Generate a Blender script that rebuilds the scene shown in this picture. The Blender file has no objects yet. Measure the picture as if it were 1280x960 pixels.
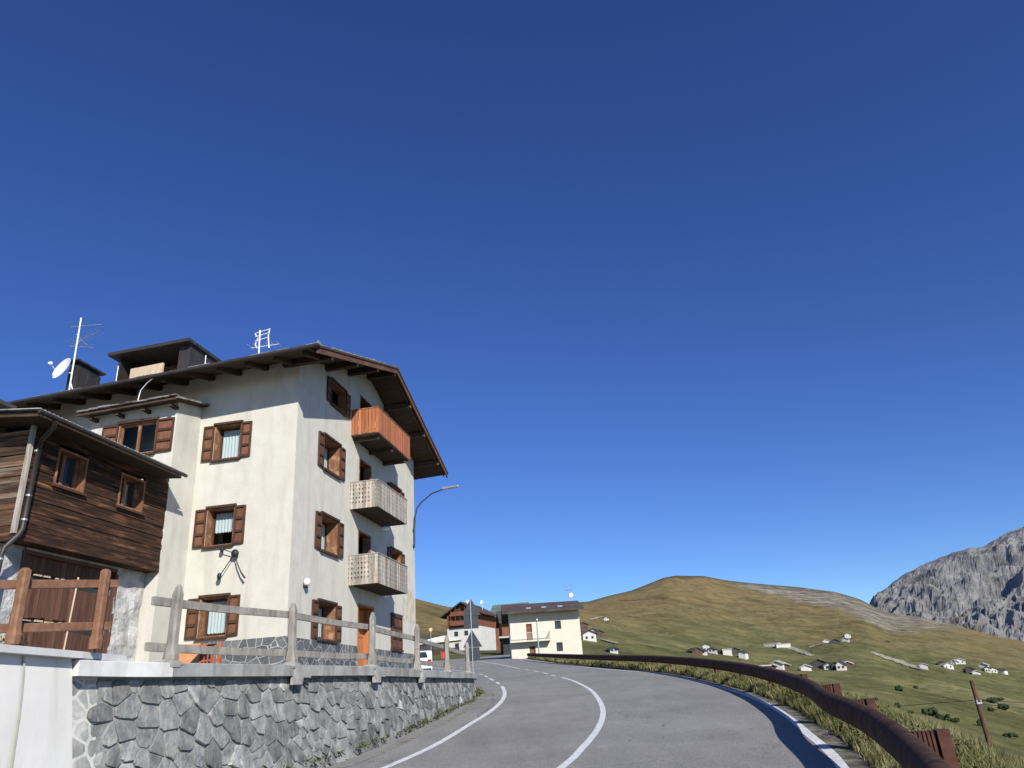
import bpy, math, random
from math import sin, cos, tan, radians, pi, atan2, hypot, exp, log
from mathutils import Vector, Matrix, noise
R = random.Random(7)
scene = bpy.context.scene
COL = scene.collection

# ------------------------------------------------------------------ materials
def mat(name, c1, c2, scale=6.0, stretch=(1, 1, 1), rough=.85, bump=.25, bscale=None, tint=False,
        detail=6.0, lo=.35, hi=.65, c3=None, s3=1.2, t3=(.52, .66), stretch3=(1, 1, 1), dist=.02, spec=.3, metallic=0, streak=0):
    m = bpy.data.materials.new(name); m.use_nodes = True
    n = m.node_tree.nodes; l = m.node_tree.links
    b = n['Principled BSDF']; b.inputs['Roughness'].default_value = rough
    b.inputs['Metallic'].default_value = metallic
    b.inputs['Specular IOR Level'].default_value = spec
    tc = n.new('ShaderNodeTexCoord')
    def noise_node(sc, st, det):
        mp = n.new('ShaderNodeMapping'); mp.inputs['Scale'].default_value = st
        l.new(tc.outputs['Object'], mp.inputs['Vector'])
        x = n.new('ShaderNodeTexNoise'); x.inputs['Scale'].default_value = sc
        x.inputs['Detail'].default_value = det; x.inputs['Roughness'].default_value = .6
        l.new(mp.outputs['Vector'], x.inputs['Vector']); return x
    n1 = noise_node(scale, stretch, detail)
    r1 = n.new('ShaderNodeValToRGB')
    r1.color_ramp.elements[0].position = lo; r1.color_ramp.elements[1].position = hi
    r1.color_ramp.elements[0].color = (*c1, 1); r1.color_ramp.elements[1].color = (*c2, 1)
    l.new(n1.outputs['Fac'], r1.inputs['Fac'])
    out = r1.outputs['Color']
    if c3:
        n3 = noise_node(s3, stretch3, 5)
        r3 = n.new('ShaderNodeValToRGB')
        r3.color_ramp.elements[0].position, r3.color_ramp.elements[1].position = t3
        r3.color_ramp.elements[0].color = (0, 0, 0, 1); r3.color_ramp.elements[1].color = (1, 1, 1, 1)
        l.new(n3.outputs['Fac'], r3.inputs['Fac'])
        mx = n.new('ShaderNodeMix'); mx.data_type = 'RGBA'
        l.new(r3.outputs['Color'], mx.inputs['Factor'])
        l.new(out, mx.inputs['A']); mx.inputs['B'].default_value = (*c3, 1)
        out = mx.outputs['Result']
    if streak:
        n4 = noise_node(1.3, (2.0, 2.0, .3), 8)
        r4 = n.new('ShaderNodeValToRGB'); r4.color_ramp.elements[0].position = .36; r4.color_ramp.elements[1].position = .56
        r4.color_ramp.elements[0].color = (1 - streak, 1 - streak, 1 - streak * 1.15, 1); r4.color_ramp.elements[1].color = (1, 1, 1, 1)
        l.new(n4.outputs['Fac'], r4.inputs['Fac'])
        mx = n.new('ShaderNodeMix'); mx.data_type = 'RGBA'; mx.blend_type = 'MULTIPLY'; mx.inputs['Factor'].default_value = 1
        l.new(out, mx.inputs['A']); l.new(r4.outputs['Color'], mx.inputs['B']); out = mx.outputs['Result']
    if tint:
        at = n.new('ShaderNodeAttribute'); at.attribute_name = 'tint'
        mx = n.new('ShaderNodeMix'); mx.data_type = 'RGBA'; mx.blend_type = 'MULTIPLY'
        mx.inputs['Factor'].default_value = 1
        l.new(out, mx.inputs['A']); l.new(at.outputs['Fac'], mx.inputs['B'])
        out = mx.outputs['Result']
    l.new(out, b.inputs['Base Color'])
    if bump:
        nb = noise_node(bscale or scale * 3, stretch, 8)
        bp = n.new('ShaderNodeBump'); bp.inputs['Strength'].default_value = bump
        bp.inputs['Distance'].default_value = dist
        l.new(nb.outputs['Fac'], bp.inputs['Height']); l.new(bp.outputs['Normal'], b.inputs['Normal'])
    m['rgb'] = 1
    return m

def crazy_stone(name, stone1, stone2, joint, scale, jw=.03):
    """flat irregular slabs with light joints"""
    m = bpy.data.materials.new(name); m.use_nodes = True
    n = m.node_tree.nodes; l = m.node_tree.links; b = n['Principled BSDF']
    b.inputs['Roughness'].default_value = .7
    tc = n.new('ShaderNodeTexCoord')
    nz = n.new('ShaderNodeTexNoise'); nz.inputs['Scale'].default_value = 2.5
    l.new(tc.outputs['Object'], nz.inputs['Vector'])
    ad = n.new('ShaderNodeMix'); ad.data_type = 'RGBA'; ad.blend_type = 'ADD'; ad.inputs['Factor'].default_value = .12
    l.new(tc.outputs['Object'], ad.inputs['A']); l.new(nz.outputs['Color'], ad.inputs['B'])
    v1 = n.new('ShaderNodeTexVoronoi'); v1.feature = 'DISTANCE_TO_EDGE'; v1.inputs['Scale'].default_value = scale
    v2 = n.new('ShaderNodeTexVoronoi'); v2.feature = 'F1'; v2.inputs['Scale'].default_value = scale
    for v in (v1, v2): l.new(ad.outputs['Result'], v.inputs['Vector'])
    sp = n.new('ShaderNodeSeparateColor'); l.new(v2.outputs['Color'], sp.inputs['Color'])
    r = n.new('ShaderNodeValToRGB')
    r.color_ramp.elements[0].color = (*stone1, 1); r.color_ramp.elements[1].color = (*stone2, 1)
    l.new(sp.outputs[0], r.inputs['Fac'])
    n2 = n.new('ShaderNodeTexNoise'); n2.inputs['Scale'].default_value = 14; n2.inputs['Detail'].default_value = 6
    l.new(tc.outputs['Object'], n2.inputs['Vector'])
    mm = n.new('ShaderNodeMix'); mm.data_type = 'RGBA'; mm.blend_type = 'OVERLAY'; mm.inputs['Factor'].default_value = .6
    l.new(r.outputs['Color'], mm.inputs['A']); l.new(n2.outputs['Fac'], mm.inputs['B'])
    st = n.new('ShaderNodeValToRGB'); st.color_ramp.elements[0].position = jw * .6; st.color_ramp.elements[1].position = jw
    st.color_ramp.elements[0].color = (0, 0, 0, 1); st.color_ramp.elements[1].color = (1, 1, 1, 1)
    l.new(v1.outputs['Distance'], st.inputs['Fac'])
    mx = n.new('ShaderNodeMix'); mx.data_type = 'RGBA'
    l.new(st.outputs['Color'], mx.inputs['Factor']); mx.inputs['A'].default_value = (*joint, 1)
    l.new(mm.outputs['Result'], mx.inputs['B']); l.new(mx.outputs['Result'], b.inputs['Base Color'])
    bp = n.new('ShaderNodeBump'); bp.inputs['Strength'].default_value = .5; bp.inputs['Distance'].default_value = .02
    l.new(st.outputs['Color'], bp.inputs['Height']); l.new(bp.outputs['Normal'], b.inputs['Normal'])
    return m

def glass(name, tintc=(.02, .03, .04)):
    m = bpy.data.materials.new(name); m.use_nodes = True
    n = m.node_tree.nodes; l = m.node_tree.links; n.remove(n['Principled BSDF'])
    o = n['Material Output']; tr = n.new('ShaderNodeBsdfTransparent'); gl = n.new('ShaderNodeBsdfGlossy')
    gl.inputs['Roughness'].default_value = .03; gl.inputs['Color'].default_value = (.5, .5, .45, 1); fr = n.new('ShaderNodeFresnel'); fr.inputs['IOR'].default_value = 1.5
    tr.inputs['Color'].default_value = (.86, .9, .9, 1)
    mx = n.new('ShaderNodeMixShader'); ge = n.new('ShaderNodeNewGeometry'); sb = n.new('ShaderNodeMath'); sb.operation = 'SUBTRACT'; sb.inputs[0].default_value = 1; l.new(ge.outputs['Backfacing'], sb.inputs[1])
    ml = n.new('ShaderNodeMath'); ml.operation = 'MULTIPLY'; l.new(fr.outputs[0], ml.inputs[0]); l.new(sb.outputs[0], ml.inputs[1]); l.new(ml.outputs[0], mx.inputs[0]); l.new(tr.outputs[0], mx.inputs[1]); l.new(gl.outputs[0], mx.inputs[2])
    l.new(mx.outputs[0], o.inputs['Surface'])
    return m

M = {}
M['stucco'] = mat('cream_stucco', (.60, .575, .49), (.665, .645, .56), 1.6, rough=.95, bump=.75, bscale=26, dist=.012, c3=(.50, .48, .405), s3=1.3, t3=(.5, .78), stretch3=(1.6, 1.6, .3), spec=.15, streak=.035)
M['plinth'] = crazy_stone('slate_cladding', (.075, .085, .09), (.17, .18, .18), (.46, .455, .42), 2.9, .03)
M['shutter'] = mat('shutter_panel_wood', (.135, .056, .031), (.225, .105, .06), 5, (6, 6, .7), .6, .2, tint=True)
M['shutter_frame'] = mat('shutter_frame_wood', (.055, .027, .016), (.10, .05, .028), 5, (6, 6, .7), .6, .2)
M['reveal'] = mat('reveal_wood', (.17, .078, .038), (.28, .135, .07), 4, (5, 5, .6), .6, .2, c3=(.42, .25, .14), s3=4)
M['orange_wood'] = mat('orange_balcony_wood', (.40, .135, .055), (.54, .20, .085), 4, (6, 6, .6), .6, .2, tint=True)
M['grey_wood'] = mat('weathered_grey_wood', (.30, .265, .22), (.50, .46, .395), 5, (5, 5, .5), .85, .35, tint=True, c3=(.30, .19, .125), s3=2.2, t3=(.55, .7), stretch3=(3, 3, .5))
M['fence_wood'] = mat('silver_fence_wood', (.21, .19, .16), (.37, .345, .30), 7, (1, 1, .35), .85, .5, c3=(.14, .12, .095), s3=4, t3=(.55, .72), stretch3=(1, 1, 1), dist=.01)
M['brown_wood'] = mat('brown_fence_wood', (.20, .10, .056), (.31, .165, .098), 5, (2, 2, 2), .7, .3, c3=(.20, .095, .05), s3=3.5, dist=.01)
M['roof_wood'] = mat('dark_roof_wood', (.045, .030, .020), (.085, .058, .04), 4, (.6, 4, 4), .85, .2)
M['barge'] = mat('barge_board_wood', (.10, .05, .03), (.17, .09, .055), 4, (4, .6, .6), .8, .2)
M['beam_end'] = mat('beam_end_grain', (.42, .30, .18), (.55, .42, .27), 12, rough=.8, bump=.2)
M['slate'] = mat('roof_slate', (.15, .145, .135), (.36, .345, .32), 5, rough=.9, bump=.5, c3=(.08, .07, .06), s3=2.5)
M['metal_dark'] = mat('dark_sheet_metal', (.032, .027, .024), (.05, .042, .037), 3, rough=.5, bump=.05, spec=.5)
M['metal_grey'] = mat('galvanised_metal', (.42, .43, .44), (.55, .56, .57), 8, rough=.35, bump=.05, metallic=.6)
M['metal_white'] = mat('white_painted_metal', (.78, .78, .76), (.86, .86, .84), 5, rough=.4, bump=.03)
M['sign_back'] = mat('sign_back_grey', (.030, .040, .048), (.045, .057, .066), 4, rough=.55, bump=.03)
M['black'] = mat('black_iron', (.02, .02, .022), (.035, .035, .038), 6, rough=.5, bump=.05)
M['barn_plank'] = mat('dark_barn_plank', (.024, .0125, .0075), (.068, .033, .018), 2.2, (.9, .5, 7), .85, .6, tint=True, c3=(.27, .12, .055), s3=1.9, t3=(.53, .74), stretch3=(.8, .55, 6), dist=.02)
M['barn_grey'] = mat('weathered_barn_plank', (.055, .028, .016), (.155, .082, .045), 2.2, (.55, .9, 6), .85, .6, tint=True, c3=(.21, .165, .12), s3=1.8, t3=(.5, .7), stretch3=(.5, .8, 5), dist=.02)
M['garage'] = mat('old_red_brown_boards', (.095, .045, .03), (.17, .085, .055), 3, (6, 6, .5), .8, .3, tint=True)
M['pale_wood'] = mat('pale_bare_wood', (.50, .38, .25), (.64, .52, .38), 4, (4, 4, .6), .8, .2)
M['rough_plaster'] = mat('rough_whitewashed_masonry', (.42, .41, .38), (.66, .65, .62), 2.2, rough=.95, bump=1.0, bscale=5, dist=.08, c3=(.33, .32, .28), s3=1.5, t3=(.52, .7))
M['corrugated'] = mat('grey_fibre_sheet', (.34, .34, .31), (.52, .52, .48), 5, rough=.9, bump=.3, c3=(.22, .22, .19), s3=3)
M['stone'] = mat('grey_rubble_stone', (.15, .155, .15), (.34, .338, .315), 5, rough=.9, bump=1.0, bscale=22, tint=True, dist=.018, c3=(.40, .395, .36), s3=5.0, t3=(.54, .74), stretch3=(2, 2, .7), detail=10, spec=.15)
M['mortar'] = mat('grey_mortar', (.20, .198, .186), (.33, .327, .307), 8, rough=.95, bump=.5)
M['mortar_light'] = mat('light_mortar', (.55, .54, .49), (.70, .69, .63), 6, rough=.95, bump=.4)
M['stone_light'] = mat('pale_mortared_stone', (.30, .30, .275), (.46, .46, .41), 4, rough=.9, bump=.5, tint=True, c3=(.62, .61, .55), s3=3.2)
M['concrete'] = mat('grey_concrete', (.27, .265, .245), (.40, .395, .37), 2.5, rough=.95, bump=.35, bscale=16, c3=(.19, .185, .16), s3=1.6, t3=(.52, .7), stretch3=(2, 2, .4), dist=.01)
M['whitewash'] = mat('whitewashed_concrete', (.62, .61, .57), (.76, .75, .71), 2.5, rough=.95, bump=.3, bscale=16, c3=(.46, .45, .40), s3=2, t3=(.55, .8), stretch3=(2, 2, .3), dist=.01)
M['white_plaster'] = mat('white_wall_plaster', (.78, .755, .68), (.86, .84, .765), 1.2, rough=.95, bump=.25, bscale=10, c3=(.62, .62, .52), s3=1.4, t3=(.55, .8), stretch3=(1.5, 1.5, .22), dist=.01, streak=.03)
M['paint'] = mat('road_paint', (.62, .62, .60), (.80, .80, .78), 9, rough=.7, bump=.1, c3=(.40, .40, .38), s3=7, t3=(.55, .75))
M['gutter_strip'] = mat('roadside_concrete', (.15, .14, .115), (.28, .265, .225), 6, rough=.95, bump=.5, c3=(.10, .095, .055), s3=4, t3=(.45, .6))
M['rust'] = mat('rusted_steel', (.042, .026, .018), (.085, .051, .035), 7, rough=.85, bump=.3, c3=(.04, .021, .014), s3=4, spec=.12, dist=.006)
M['rust_post'] = mat('red_rust_steel', (.07, .034, .024), (.125, .06, .043), 6, rough=.85, spec=.12, bump=.2, dist=.008)
M['pole_wood'] = mat('old_pole_wood', (.06, .035, .02), (.16, .10, .055), 5, (4, 4, .5), .9, .3)
M['curtain'] = mat('white_curtain', (.78, .79, .80), (.88, .89, .90), 10, (8, 8, .4), .9, 0)
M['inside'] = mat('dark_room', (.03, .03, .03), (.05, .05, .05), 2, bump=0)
M['door_orange'] = mat('varnished_door_wood', (.42, .15, .055), (.55, .22, .09), 3, (6, 6, .5), .45, .1)
M['pale_panel'] = mat('pale_door_panel', (.50, .53, .48), (.58, .60, .55), 3, bump=.05)
M['terracotta'] = mat('orange_planter_board', (.66, .28, .12), (.74, .36, .17), 4, (1, 1, 3), .8, .15)
M['lattice'] = mat('red_lattice', (.40, .10, .045), (.52, .16, .075), 6, bump=.1)
M['cream2'] = mat('cream_far_render', (.64, .59, .47), (.69, .64, .52), 1.0, rough=.95, bump=.05)
M['far_timber'] = mat('brown_far_timber', (.075, .045, .03), (.13, .08, .055), 1.2, (3, 3, .6), .85, .1)
M['white2'] = mat('white_far_render', (.58, .565, .515), (.66, .645, .59), .8, rough=.95, bump=.05)
M['roof_brown'] = mat('brown_stone_roof', (.05, .040, .035), (.11, .083, .070), 2.2, rough=.85, bump=.4, c3=(.19, .17, .155), s3=1.3, t3=(.58, .72), dist=.05)
M['roof_dark'] = mat('dark_far_roof', (.045, .042, .042), (.085, .08, .078), .6, rough=.9, bump=.1)
M['roof_green'] = mat('green_grey_far_roof', (.10, .125, .105), (.15, .175, .145), .6, rough=.8, bump=.1)
M['chalet_wood'] = mat('chalet_brown_wood', (.15, .055, .025), (.25, .10, .05), 1.2, (3, 3, .6), .8, .1)
M['dark_glass'] = mat('dark_window', (.02, .025, .03), (.04, .05, .06), 2, rough=.12, bump=0, spec=.6)
M['yellow'] = mat('yellow_sign', (.60, .50, .16), (.66, .56, .2), 3, bump=0)
M['red'] = mat('red_paint', (.45, .05, .04), (.5, .07, .05), 3, bump=0, rough=.4)
M['car_white'] = mat('white_car_paint', (.80, .80, .80), (.82, .82, .82), 2, rough=.18, bump=0, spec=.6)
M['tyre'] = mat('tyre_rubber', (.02, .02, .02), (.03, .03, .03), 9, rough=.9, bump=.1)
M['lamp_red'] = mat('red_lens', (.35, .02, .02), (.4, .03, .03), 3, rough=.2, bump=0)
M['hazard'] = mat('orange_flower', (.70, .32, .05), (.78, .55, .10), 5, bump=0)
M['concrete_far'] = mat('bare_concrete_far', (.42, .42, .40), (.55, .54, .51), .3, bump=.05)
M['track'] = mat('gravel_track', (.26, .24, .17), (.36, .335, .25), .3, bump=.1)
M['yard'] = mat('yard_gravel', (.07, .07, .05), (.14, .13, .095), 3, bump=.3)
M['glass'] = glass('window_glass')
M['mural'] = mat('faded_fresco', (.66, .62, .48), (.46, .42, .36), 2.4, rough=.95, bump=.2, c3=(.62, .50, .28), s3=2.1, t3=(.52, .62), lo=.42, hi=.62)

def blade_mat(name, cols):
    m = bpy.data.materials.new(name); m.use_nodes = True
    n = m.node_tree.nodes; l = m.node_tree.links; b = n['Principled BSDF']
    b.inputs['Roughness'].default_value = .8; b.inputs['Specular IOR Level'].default_value = .15
    at = n.new('ShaderNodeAttribute'); at.attribute_name = 'tint'
    r = n.new('ShaderNodeValToRGB')
    while len(r.color_ramp.elements) < len(cols): r.color_ramp.elements.new(.5)
    for i, c in enumerate(cols):
        r.color_ramp.elements[i].position = i / (len(cols) - 1); r.color_ramp.elements[i].color = (*c, 1)
    l.new(at.outputs['Fac'], r.inputs['Fac']); l.new(r.outputs['Color'], b.inputs['Base Color'])
    return m
M['dry_grass'] = blade_mat('dry_grass_blades', [(.05, .062, .02), (.11, .118, .042), (.21, .20, .085), (.36, .33, .17), (.26, .175, .085)])
M['weed'] = blade_mat('green_weed_leaves', [(.035, .06, .015), (.07, .10, .025), (.14, .16, .04), (.26, .20, .07)])
M['bush'] = blade_mat('bush_leaves', [(.02, .035, .014), (.04, .06, .022), (.075, .09, .035)])

# asphalt
def asphalt():
    m = bpy.data.materials.new('worn_asphalt'); m.use_nodes = True
    n = m.node_tree.nodes; l = m.node_tree.links; b = n['Principled BSDF']
    b.inputs['Roughness'].default_value = .85; b.inputs['Specular IOR Level'].default_value = .25
    tc = n.new('ShaderNodeTexCoord')
    def nz(s, d, st=(1, 1, 1)):
        mp = n.new('ShaderNodeMapping'); mp.inputs['Scale'].default_value = st; l.new(tc.outputs['Object'], mp.inputs['Vector'])
        x = n.new('ShaderNodeTexNoise'); x.inputs['Scale'].default_value = s; x.inputs['Detail'].default_value = d
        x.inputs['Roughness'].default_value = .65; l.new(mp.outputs['Vector'], x.inputs['Vector']); return x.outputs['Fac']
    def ramp(src, p0, c0, p1, c1):
        r = n.new('ShaderNodeValToRGB'); r.color_ramp.elements[0].position = p0; r.color_ramp.elements[1].position = p1
        r.color_ramp.elements[0].color = (*c0, 1); r.color_ramp.elements[1].color = (*c1, 1); l.new(src, r.inputs['Fac']); return r.outputs['Color']
    def mul(a, b_, f=1):
        x = n.new('ShaderNodeMix'); x.data_type = 'RGBA'; x.blend_type = 'MULTIPLY'; x.inputs['Factor'].default_value = f
        l.new(a, x.inputs['A']); l.new(b_, x.inputs['B']); return x.outputs['Result']
    big = ramp(nz(.35, 4), .3, (.235, .229, .212), .7, (.315, .307, .284))
    mid = ramp(nz(1.3, 8, (1.6, .3, 1)), .3, (.86, .86, .86), .72, (1.08, 1.08, 1.075))
    fine = ramp(nz(42, 6), .32, (.50, .50, .50), .70, (1.5, 1.5, 1.48))
    vo = n.new('ShaderNodeTexVoronoi'); vo.feature = 'DISTANCE_TO_EDGE'; vo.inputs['Scale'].default_value = .42
    nn = n.new('ShaderNodeTexNoise'); nn.inputs['Scale'].default_value = 1.4; nn.inputs['Detail'].default_value = 8
    l.new(tc.outputs['Object'], nn.inputs['Vector'])
    ad = n.new('ShaderNodeMix'); ad.data_type = 'RGBA'; ad.blend_type = 'ADD'; ad.inputs['Factor'].default_value = .9
    l.new(tc.outputs['Object'], ad.inputs['A']); l.new(nn.outputs['Color'], ad.inputs['B']); l.new(ad.outputs['Result'], vo.inputs['Vector'])
    crk = ramp(vo.outputs['Distance'], .0, (.72, .72, .72), .006, (1, 1, 1))
    msk = ramp(nz(.22, 2), .52, (1, 1, 1), .56, (0, 0, 0))
    mx = n.new('ShaderNodeMix'); mx.data_type = 'RGBA'; l.new(msk, mx.inputs['Factor']); l.new(crk, mx.inputs['B']); mx.inputs['A'].default_value = (1, 1, 1, 1)
    col = mul(mul(big, mid), fine, .9); col = mul(col, mx.outputs['Result'])
    l.new(col, b.inputs['Base Color'])
    bp = n.new('ShaderNodeBump'); bp.inputs['Strength'].default_value = .5; bp.inputs['Distance'].default_value = .006
    l.new(nz(70, 4), bp.inputs['Height']); l.new(bp.outputs['Normal'], b.inputs['Normal'])
    return m
M['asphalt'] = asphalt()

def ground_mat():
    """meadow: attributes green / rock are the land cover"""
    m = bpy.data.materials.new('alpine_meadow'); m.use_nodes = True
    n = m.node_tree.nodes; l = m.node_tree.links; b = n['Principled BSDF']
    b.inputs['Roughness'].default_value = .95; b.inputs['Specular IOR Level'].default_value = .05
    tc = n.new('ShaderNodeTexCoord')
    def nz(s, d, st=(1, 1, 1), ro=.6):
        mp = n.new('ShaderNodeMapping'); mp.inputs['Scale'].default_value = st; l.new(tc.outputs['Object'], mp.inputs['Vector'])
        x = n.new('ShaderNodeTexNoise'); x.inputs['Scale'].default_value = s; x.inputs['Detail'].default_value = d
        x.inputs['Roughness'].default_value = ro; l.new(mp.outputs['Vector'], x.inputs['Vector']); return x.outputs['Fac']
    def ramp(src, stops):
        r = n.new('ShaderNodeValToRGB')
        while len(r.color_ramp.elements) < len(stops): r.color_ramp.elements.new(.5)
        for i, (p, c) in enumerate(stops):
            r.color_ramp.elements[i].position = p; r.color_ramp.elements[i].color = (*c, 1)
        l.new(src, r.inputs['Fac']); return r.outputs['Color']
    def mix(f, a, b_):
        x = n.new('ShaderNodeMix'); x.data_type = 'RGBA'
        l.new(f, x.inputs['Factor']); l.new(a, x.inputs['A']); l.new(b_, x.inputs['B']); return x.outputs['Result']
    def mth(op, a, b_, clamp=False):
        x = n.new('ShaderNodeMath'); x.operation = op
        for i, q in ((0, a), (1, b_)):
            if isinstance(q, (int, float)): x.inputs[i].default_value = q
            else: l.new(q, x.inputs[i])
        x.use_clamp = clamp; return x.outputs[0]
    def att(k):
        a = n.new('ShaderNodeAttribute'); a.attribute_name = k; return a.outputs['Fac']
    n1 = nz(.0085, 11, (1, .8, .6), .70); n2 = nz(.03, 9, (1, 1, .35)); n3 = nz(.015, 10, (.9, .7, 1), .70)
    brown = ramp(n1, [(.30, (.085, .070, .032)), (.42, (.16, .126, .060)), (.52, (.24, .182, .090)), (.60, (.17, .142, .066)), (.72, (.28, .22, .125))])
    green = ramp(n3, [(.34, (.066, .082, .034)), (.47, (.112, .130, .053)), (.57, (.165, .165, .074)), (.68, (.26, .23, .12))])
    gf = mth('ADD', att('green'), mth('MULTIPLY', mth('SUBTRACT', n1, .5), 1.6))
    gf2 = mth('SUBTRACT', mth('ADD', att('green'), mth('MULTIPLY', n3, .9)), .5)
    base = mix(gf2, brown, green)
    rockc = ramp(n2, [(.34, (.085, .078, .065)), (.48, (.21, .19, .16)), (.66, (.36, .33, .28))])
    rf = mth('MULTIPLY', mth('SUBTRACT', mth('ADD', mth('MULTIPLY', att('rock'), .8), mth('MULTIPLY', nz(.011, 10, (1, 1, .22), .75), 1.9)), 1.16), 2.6, True)
    base = mix(rf, base, rockc)
    # heath on the crest, scattered low shrubs
    hx = n.new('ShaderNodeRGB'); hx.outputs[0].default_value = (.065, .062, .045, 1)
    base = mix(mth('MULTIPLY', att('heath'), mth('MULTIPLY', nz(.02, 6), 1.5), True), base, hx.outputs[0])
    vo = n.new('ShaderNodeTexVoronoi'); vo.inputs['Scale'].default_value = .07; l.new(tc.outputs['Object'], vo.inputs['Vector'])
    sf = mth('MULTIPLY', mth('MULTIPLY', mth('SUBTRACT', .30, vo.outputs['Distance']), 6.0, True), mth('MULTIPLY', mth('SUBTRACT', nz(.006, 6), .50), 9.0, True))
    sx = n.new('ShaderNodeRGB'); sx.outputs[0].default_value = (.045, .05, .022, 1)
    base = mix(mth('MULTIPLY', sf, .8), base, sx.outputs[0])
    # tufts, bare patches
    fine = ramp(nz(.35, 8, (1, 1, 1), .7), [(.3, (.72, .72, .68)), (.7, (1.22, 1.2, 1.12))])
    x = n.new('ShaderNodeMix'); x.data_type = 'RGBA'; x.blend_type = 'MULTIPLY'; x.inputs['Factor'].default_value = 1
    l.new(base, x.inputs['A']); l.new(fine, x.inputs['B'])
    blot = ramp(nz(.045, 10, (1, 1, .7), .72), [(.34, (.66, .68, .62)), (.5, (1.0, 1.0, 1.0)), (.66, (1.34, 1.3, 1.2))])
    y = n.new('ShaderNodeMix'); y.data_type = 'RGBA'; y.blend_type = 'MULTIPLY'; y.inputs['Factor'].default_value = 1
    l.new(x.outputs['Result'], y.inputs['A']); l.new(blot, y.inputs['B']); x = y
    l.new(x.outputs['Result'], b.inputs['Base Color'])
    bp = n.new('ShaderNodeBump'); bp.inputs['Strength'].default_value = .9; bp.inputs['Distance'].default_value = 9
    l.new(nz(.018, 11, (.6, 1, 1), .68), bp.inputs['Height'])
    bp2 = n.new('ShaderNodeBump'); bp2.inputs['Strength'].default_value = .8; bp2.inputs['Distance'].default_value = .3
    l.new(nz(.6, 6), bp2.inputs['Height']); l.new(bp.outputs['Normal'], bp2.inputs['Normal'])
    l.new(bp2.outputs['Normal'], b.inputs['Normal'])
    return m
M['meadow'] = ground_mat()

def rock_mat():
    m = bpy.data.materials.new('grey_mountain_rock'); m.use_nodes = True
    n = m.node_tree.nodes; l = m.node_tree.links; b = n['Principled BSDF']
    b.inputs['Roughness'].default_value = .95; b.inputs['Specular IOR Level'].default_value = .05
    tc = n.new('ShaderNodeTexCoord')
    def nz(s, d, st=(1, 1, 1), ro=.65):
        mp = n.new('ShaderNodeMapping'); mp.inputs['Scale'].default_value = st; l.new(tc.outputs['Object'], mp.inputs['Vector'])
        x = n.new('ShaderNodeTexNoise'); x.inputs['Scale'].default_value = s; x.inputs['Detail'].default_value = d
        x.inputs['Roughness'].default_value = ro; l.new(mp.outputs['Vector'], x.inputs['Vector']); return x.outputs['Fac']
    r = n.new('ShaderNodeValToRGB'); r.color_ramp.elements.new(.5)
    for i, (p, c) in enumerate([(.34, (.165, .165, .165)), (.5, (.235, .231, .225)), (.66, (.335, .325, .31))]):
        r.color_ramp.elements[i].position = p; r.color_ramp.elements[i].color = (*c, 1)
    l.new(nz(.008, 12, (1, 1, 1.6), .72), r.inputs['Fac'])
    g = n.new('ShaderNodeValToRGB'); g.color_ramp.elements[0].position = .56; g.color_ramp.elements[1].position = .68
    l.new(nz(.0032, 9), g.inputs['Fac'])
    mx = n.new('ShaderNodeMix'); mx.data_type = 'RGBA'; l.new(g.outputs['Color'], mx.inputs['Factor'])
    l.new(r.outputs['Color'], mx.inputs['A']); mx.inputs['B'].default_value = (.125, .115, .085, 1)
    l.new(mx.outputs['Result'], b.inputs['Base Color'])
    bp = n.new('ShaderNodeBump'); bp.inputs['Strength'].default_value = 1; bp.inputs['Distance'].default_value = 32
    l.new(nz(.011, 12, (1, 1, .8), .7), bp.inputs['Height']); l.new(bp.outputs['Normal'], b.inputs['Normal'])
    return m
M['rock'] = rock_mat()

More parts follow.
